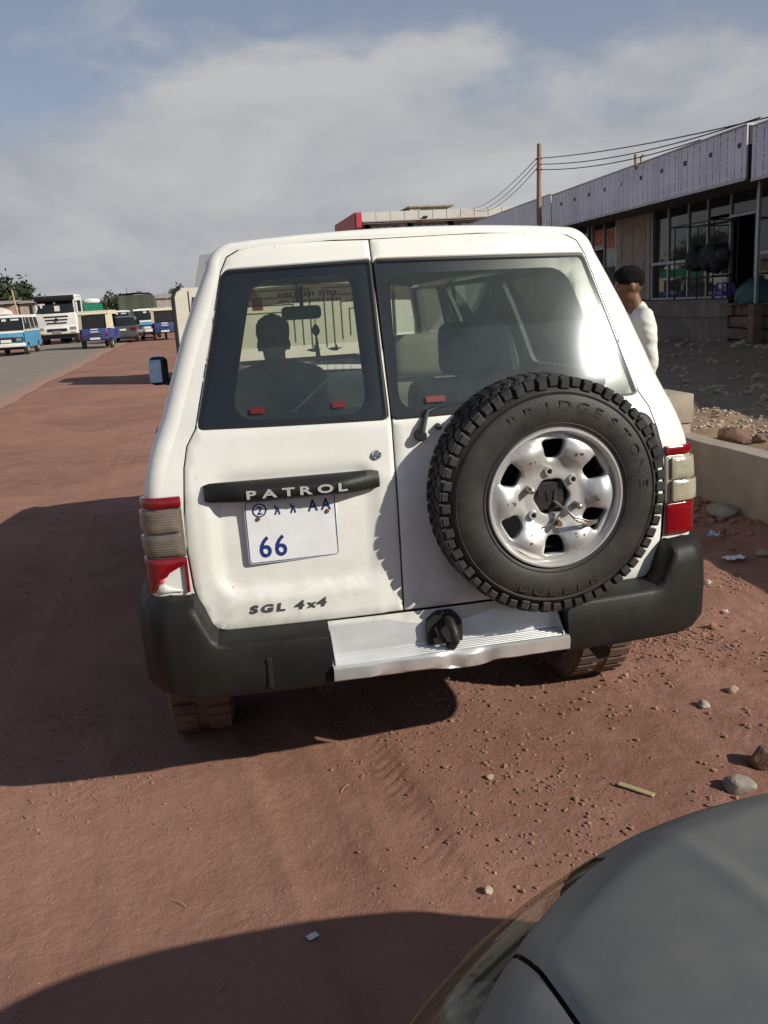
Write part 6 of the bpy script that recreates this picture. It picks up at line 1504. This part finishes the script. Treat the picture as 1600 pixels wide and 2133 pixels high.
# ================================================================== stones, gravel, litter
mk('stone_red', (.29, .155, .108), .9, var=.3, scale=14, bump=.5, bscale=40); mk('rock_red', (.150, .080, .060), .9, var=.35, scale=20, bump=.7, bscale=50, dust=.5, dcol=(.26, .15, .10), dscale=12); mk('stone_tan', (.42, .33, .24), .9, var=.25, scale=14, bump=.4, bscale=40); mk('stone_grey', (.30, .26, .22), .9, var=.3, scale=14, bump=.5, bscale=40)
mk('paper', (.72, .71, .70), .8, var=.08); mk('paper_blue', (.55, .58, .68), .6, var=.15); mk('lath', (.40, .33, .18), .7, var=.25, scale=20, stretch=(1, 8, 8))
def rock(x, y, z, s_, mat, label, seed, name='stone', sq=(1, 1, .7)):
    rr = np.random.default_rng(seed*13+1); bm = bmesh.new()
    for _ in range(26):
        d = rr.normal(size=3); d /= np.linalg.norm(d); k = rr.uniform(.72, 1.08); bm.verts.new((d[0]*k*s_*sq[0], d[1]*k*s_*sq[1], d[2]*k*s_*sq[2]))
    ret = bmesh.ops.convex_hull(bm, input=bm.verts); loose = [v for v in bm.verts if not v.link_faces]
    bmesh.ops.delete(bm, geom=loose, context='VERTS')
    bmesh.ops.bevel(bm, geom=list(bm.edges), offset=s_*.06, segments=1, affect='EDGES')
    bmesh.ops.triangulate(bm, faces=bm.faces); bmesh.ops.subdivide_edges(bm, edges=bm.edges, cuts=1, use_grid_fill=True)
    for v in bm.verts: v.co *= 1+.10*(float(fbm(v.co.x/s_*2.5+seed, v.co.y/s_*2.5+v.co.z/s_*2, 3))-.45)
    bm.verts.index_update(); q = MB().add([v.co[:] for v in bm.verts], [[v.index for v in f.verts] for f in bm.faces]); bm.free()
    o = obj(name, q, mat, None, 28); o.location = (x, y, z+s_*sq[2]*.45); o.rotation_euler = (0, 0, seed*1.3); tag(o, label, 'stone', 'loose stones'); return o
g_ = lambda x, y: gz(x, y)
rock(1.10, .07, g_(1.1, .07), .072, 'rock_red', 'large reddish stone at the right edge above the grey bonnet', 1)
rock(.92, -.035, g_(.92, -.03), .058, 'stone_grey', 'grey stone just above the far edge of the grey bonnet', 2, sq=(1.2, .9, .6))
rock(.149, .26, g_(.149, .26), .018, 'stone_tan', 'lone small stone in the middle of the dirt', 3)
rock(-.043, -.306, g_(-.043, -.306), .017, 'stone_tan', 'small pale stone at the edge of the grey car shadow', 4)
rock(1.135, .536, g_(1.135, .536), .030, 'stone_grey', 'fist sized grey stone on the gravel right of the wagon', 5)
rock(1.32, .62, g_(1.32, .62), .028, 'stone_tan', 'tan stone beside the fist sized grey one', 6)
rock(1.62, 1.25, g_(1.62, 1.25), .030, 'stone_red', 'reddish stone on the gravel farther toward the low wall', 7)
rock(1.95, 1.85, g_(1.95, 1.85), .028, 'stone_tan', 'pale stone near the right end of the bumper', 8)
rock(2.72, 2.95, g_(2.72, 2.95), .12, 'stone_grey', 'large rubble lump in the shade at the foot of the low wall', 9, sq=(1.1, 1, .55))
rock(2.62, 3.35, g_(2.62, 3.35), .08, 'stone_red', 'rubble lump beside the large one at the wall foot', 10)
rock(2.55, 2.70, g_(2.55, 2.7), .05, 'stone_red', 'smaller rubble stone in front of the low wall', 11)
rock(3.22, 3.62, vz(3.22, 3.62), .115, 'rock_red', 'dark red rock on the verge behind the low wall', 12, sq=(1.15, 1, .8))
rock(3.32, 3.42, vz(3.32, 3.42), .065, 'rock_red', 'smaller red rock leaning on the dark red rock', 13)
rock(3.30, 3.05, vz(3.30, 3.05), .055, 'stone_tan', 'pale round stone on the verge right of the red rocks', 14, sq=(1.2, 1, .8))
rock(2.5, 2.15, g_(2.5, 2.15), .04, 'stone_grey', 'grey stone at the shadow edge near the white paper', 15)
# gravel as one mass: thousands of small faceted pebbles
V = []; F = []; r = np.random.default_rng(21)
base = []
for k in range(6):
    bm = bmesh.new(); bmesh.ops.create_icosphere(bm, subdivisions=1, radius=1)
    for v in bm.verts: v.co *= r.uniform(.7, 1.2)
    bm.verts.index_update(); base.append((np.array([v.co[:] for v in bm.verts]), [tuple(w.index for w in f.verts) for f in bm.faces])); bm.free()
def gravel(n, fx, fy, smin, smax, zfun, acc):
    c = 0
    for k in range(n*6):
        if c >= n: break
        x, y = fx(), fy()
        dens_ = float(fbm(np.float64(x*1.6), np.float64(y*1.6), 3))
        if r.random() > np.clip((dens_-.36)*4.0, .03, 1): continue
        s_ = smin+(smax-smin)*r.random()**3.2; bv, bf = base[r.integers(6)]; a = r.uniform(0, 2*pi); ca, sa = cos(a), sin(a)
        P_ = bv*np.array([1, r.uniform(.7, 1), r.uniform(.5, .8)])*s_; P_ = np.stack([P_[:, 0]*ca-P_[:, 1]*sa+x, P_[:, 0]*sa+P_[:, 1]*ca+y, P_[:, 2]+zfun(x, y)+s_*.25], 1)
        o = len(acc[0]); acc[0].extend(P_.tolist()); acc[1].extend([tuple(i+o for i in f) for f in bf]); c += 1
A1 = ([], []); A2 = ([], []); A3 = ([], [])
gravel(9000, lambda: r.triangular(.0, 1.7, 2.9), lambda: r.uniform(-1.0, 3.4), .0022, .013, gz, A1)
gravel(3000, lambda: r.uniform(-2.4, .8), lambda: r.uniform(-1.0, 1.4), .002, .009, gz, A2)
gravel(160, lambda: r.uniform(.6, 2.7), lambda: r.uniform(-.8, 3.2), .003, .014, gz, A3); gravel(500, lambda: r.normal(2.72, .16), lambda: r.uniform(1.2, 3.9), .006, .045, gz, A1)
gravel(900, lambda: r.uniform(-4.0, -.9), lambda: r.uniform(1.5, 9.0), .004, .015, gz, A2)
A4 = ([], []); gravel(2600, lambda: r.uniform(3.0, 5.6), lambda: r.uniform(2.2, 8.0), .005, .032, vz, A4); gravel(900, lambda: r.uniform(5.0, 11.6), lambda: r.uniform(6, 24), .015, .09, vz, A4); gravel(400, lambda: r.normal(11.2, .35), lambda: r.uniform(10, 26), .03, .16, vz, A4)
for nm, A_, mt, lb in (('gravel', A1, 'stone_red', 'reddish gravel strewn right of the white wagon'), ('gravel', A2, 'stone_red', 'fine grit scattered over the dirt'), ('gravel', A3, 'stone_tan', 'pale pebbles among the gravel'), ('rubble', A4, 'stone_tan', 'small rubble on the verge behind the low wall')):
    tag(obj(nm, MB().add(*A_), mt, None, 25), lb, 'gravel', kind='stuff')
def sheet(name, x, y, z, w, d, mat, label, rz, cat, curl=.01, n=8):
    rows = [[(w*(i/n-.5)+.12*w*float(vnoise(j*.9+x*9, i*.3)), d*(j/n-.5)+.25*d*float(vnoise(i*.7, y*7)), curl*(float(vnoise(i*.6+x*5, j*.6))+.2)+.004) for i in range(n+1)] for j in range(n+1)]
    o = obj(name, MB().grid(rows), mat, None, 60); o.location = (x, y, z); o.rotation_euler = (0, 0, rz); tag(o, label, cat); return o
sheet('paper_scrap', 2.30, 2.13, g_(2.3, 2.13)+.008, .13, .07, 'paper', 'torn white paper lying on the dirt right of the bumper', .1, 'litter', .02)
sheet('plastic_scrap', 2.45, 2.58, g_(2.45, 2.58)+.008, .10, .06, 'paper_blue', 'pale bluish plastic scrap in the shade by the low wall', .9, 'litter', .04)
sheet('paper_scrap', 5.6, 9.6, vz(5.6, 9.6)+.02, .30, .20, 'paper', 'white litter lying in the shade before the shops', .5, 'litter', .05)
sheet('paper_scrap', -.55, -.36, g_(-.55, -.36)+.003, .030, .020, 'paper', 'tiny pale scrap at the edge of the grey car shadow', .4, 'litter', .004)
sheet('paper_scrap', 1.80, 1.42, g_(1.8, 1.42)+.004, .045, .022, 'paper', 'small white scrap on the gravel toward the right edge', 1.2, 'litter', .01)
o = obj('wood_lath', MB().box(-.062, .062, -.011, .011, 0, .007, .002), 'lath', None, 0); o.location = (.589, .044, g_(.589, .044)+.004); o.rotation_euler = (0, .03, rad(-50)); tag(o, 'short flat piece of pale wood on the dirt near the grey bonnet', 'wood')
for k in range(9):
    x, y = [(.15, .9), (.95, -.2), (.4, -.3), (1.6, .9), (1.75, 1.05), (-.9, -.1), (-.35, .35), (2.1, 1.5), (1.3, 1.0)][k]; a = k*1.7
    o = obj('straw', MB().tube([(-.03*cos(a), -.03*sin(a), .003), (0, 0, .006), (.03*cos(a+.3), .03*sin(a+.3), .003)], .0012, 5), 'lath'); o.location = (x, y, g_(x, y)+.002); tag(o, 'thin dry straw lying on the dirt', 'straw', 'dry straws on the dirt')
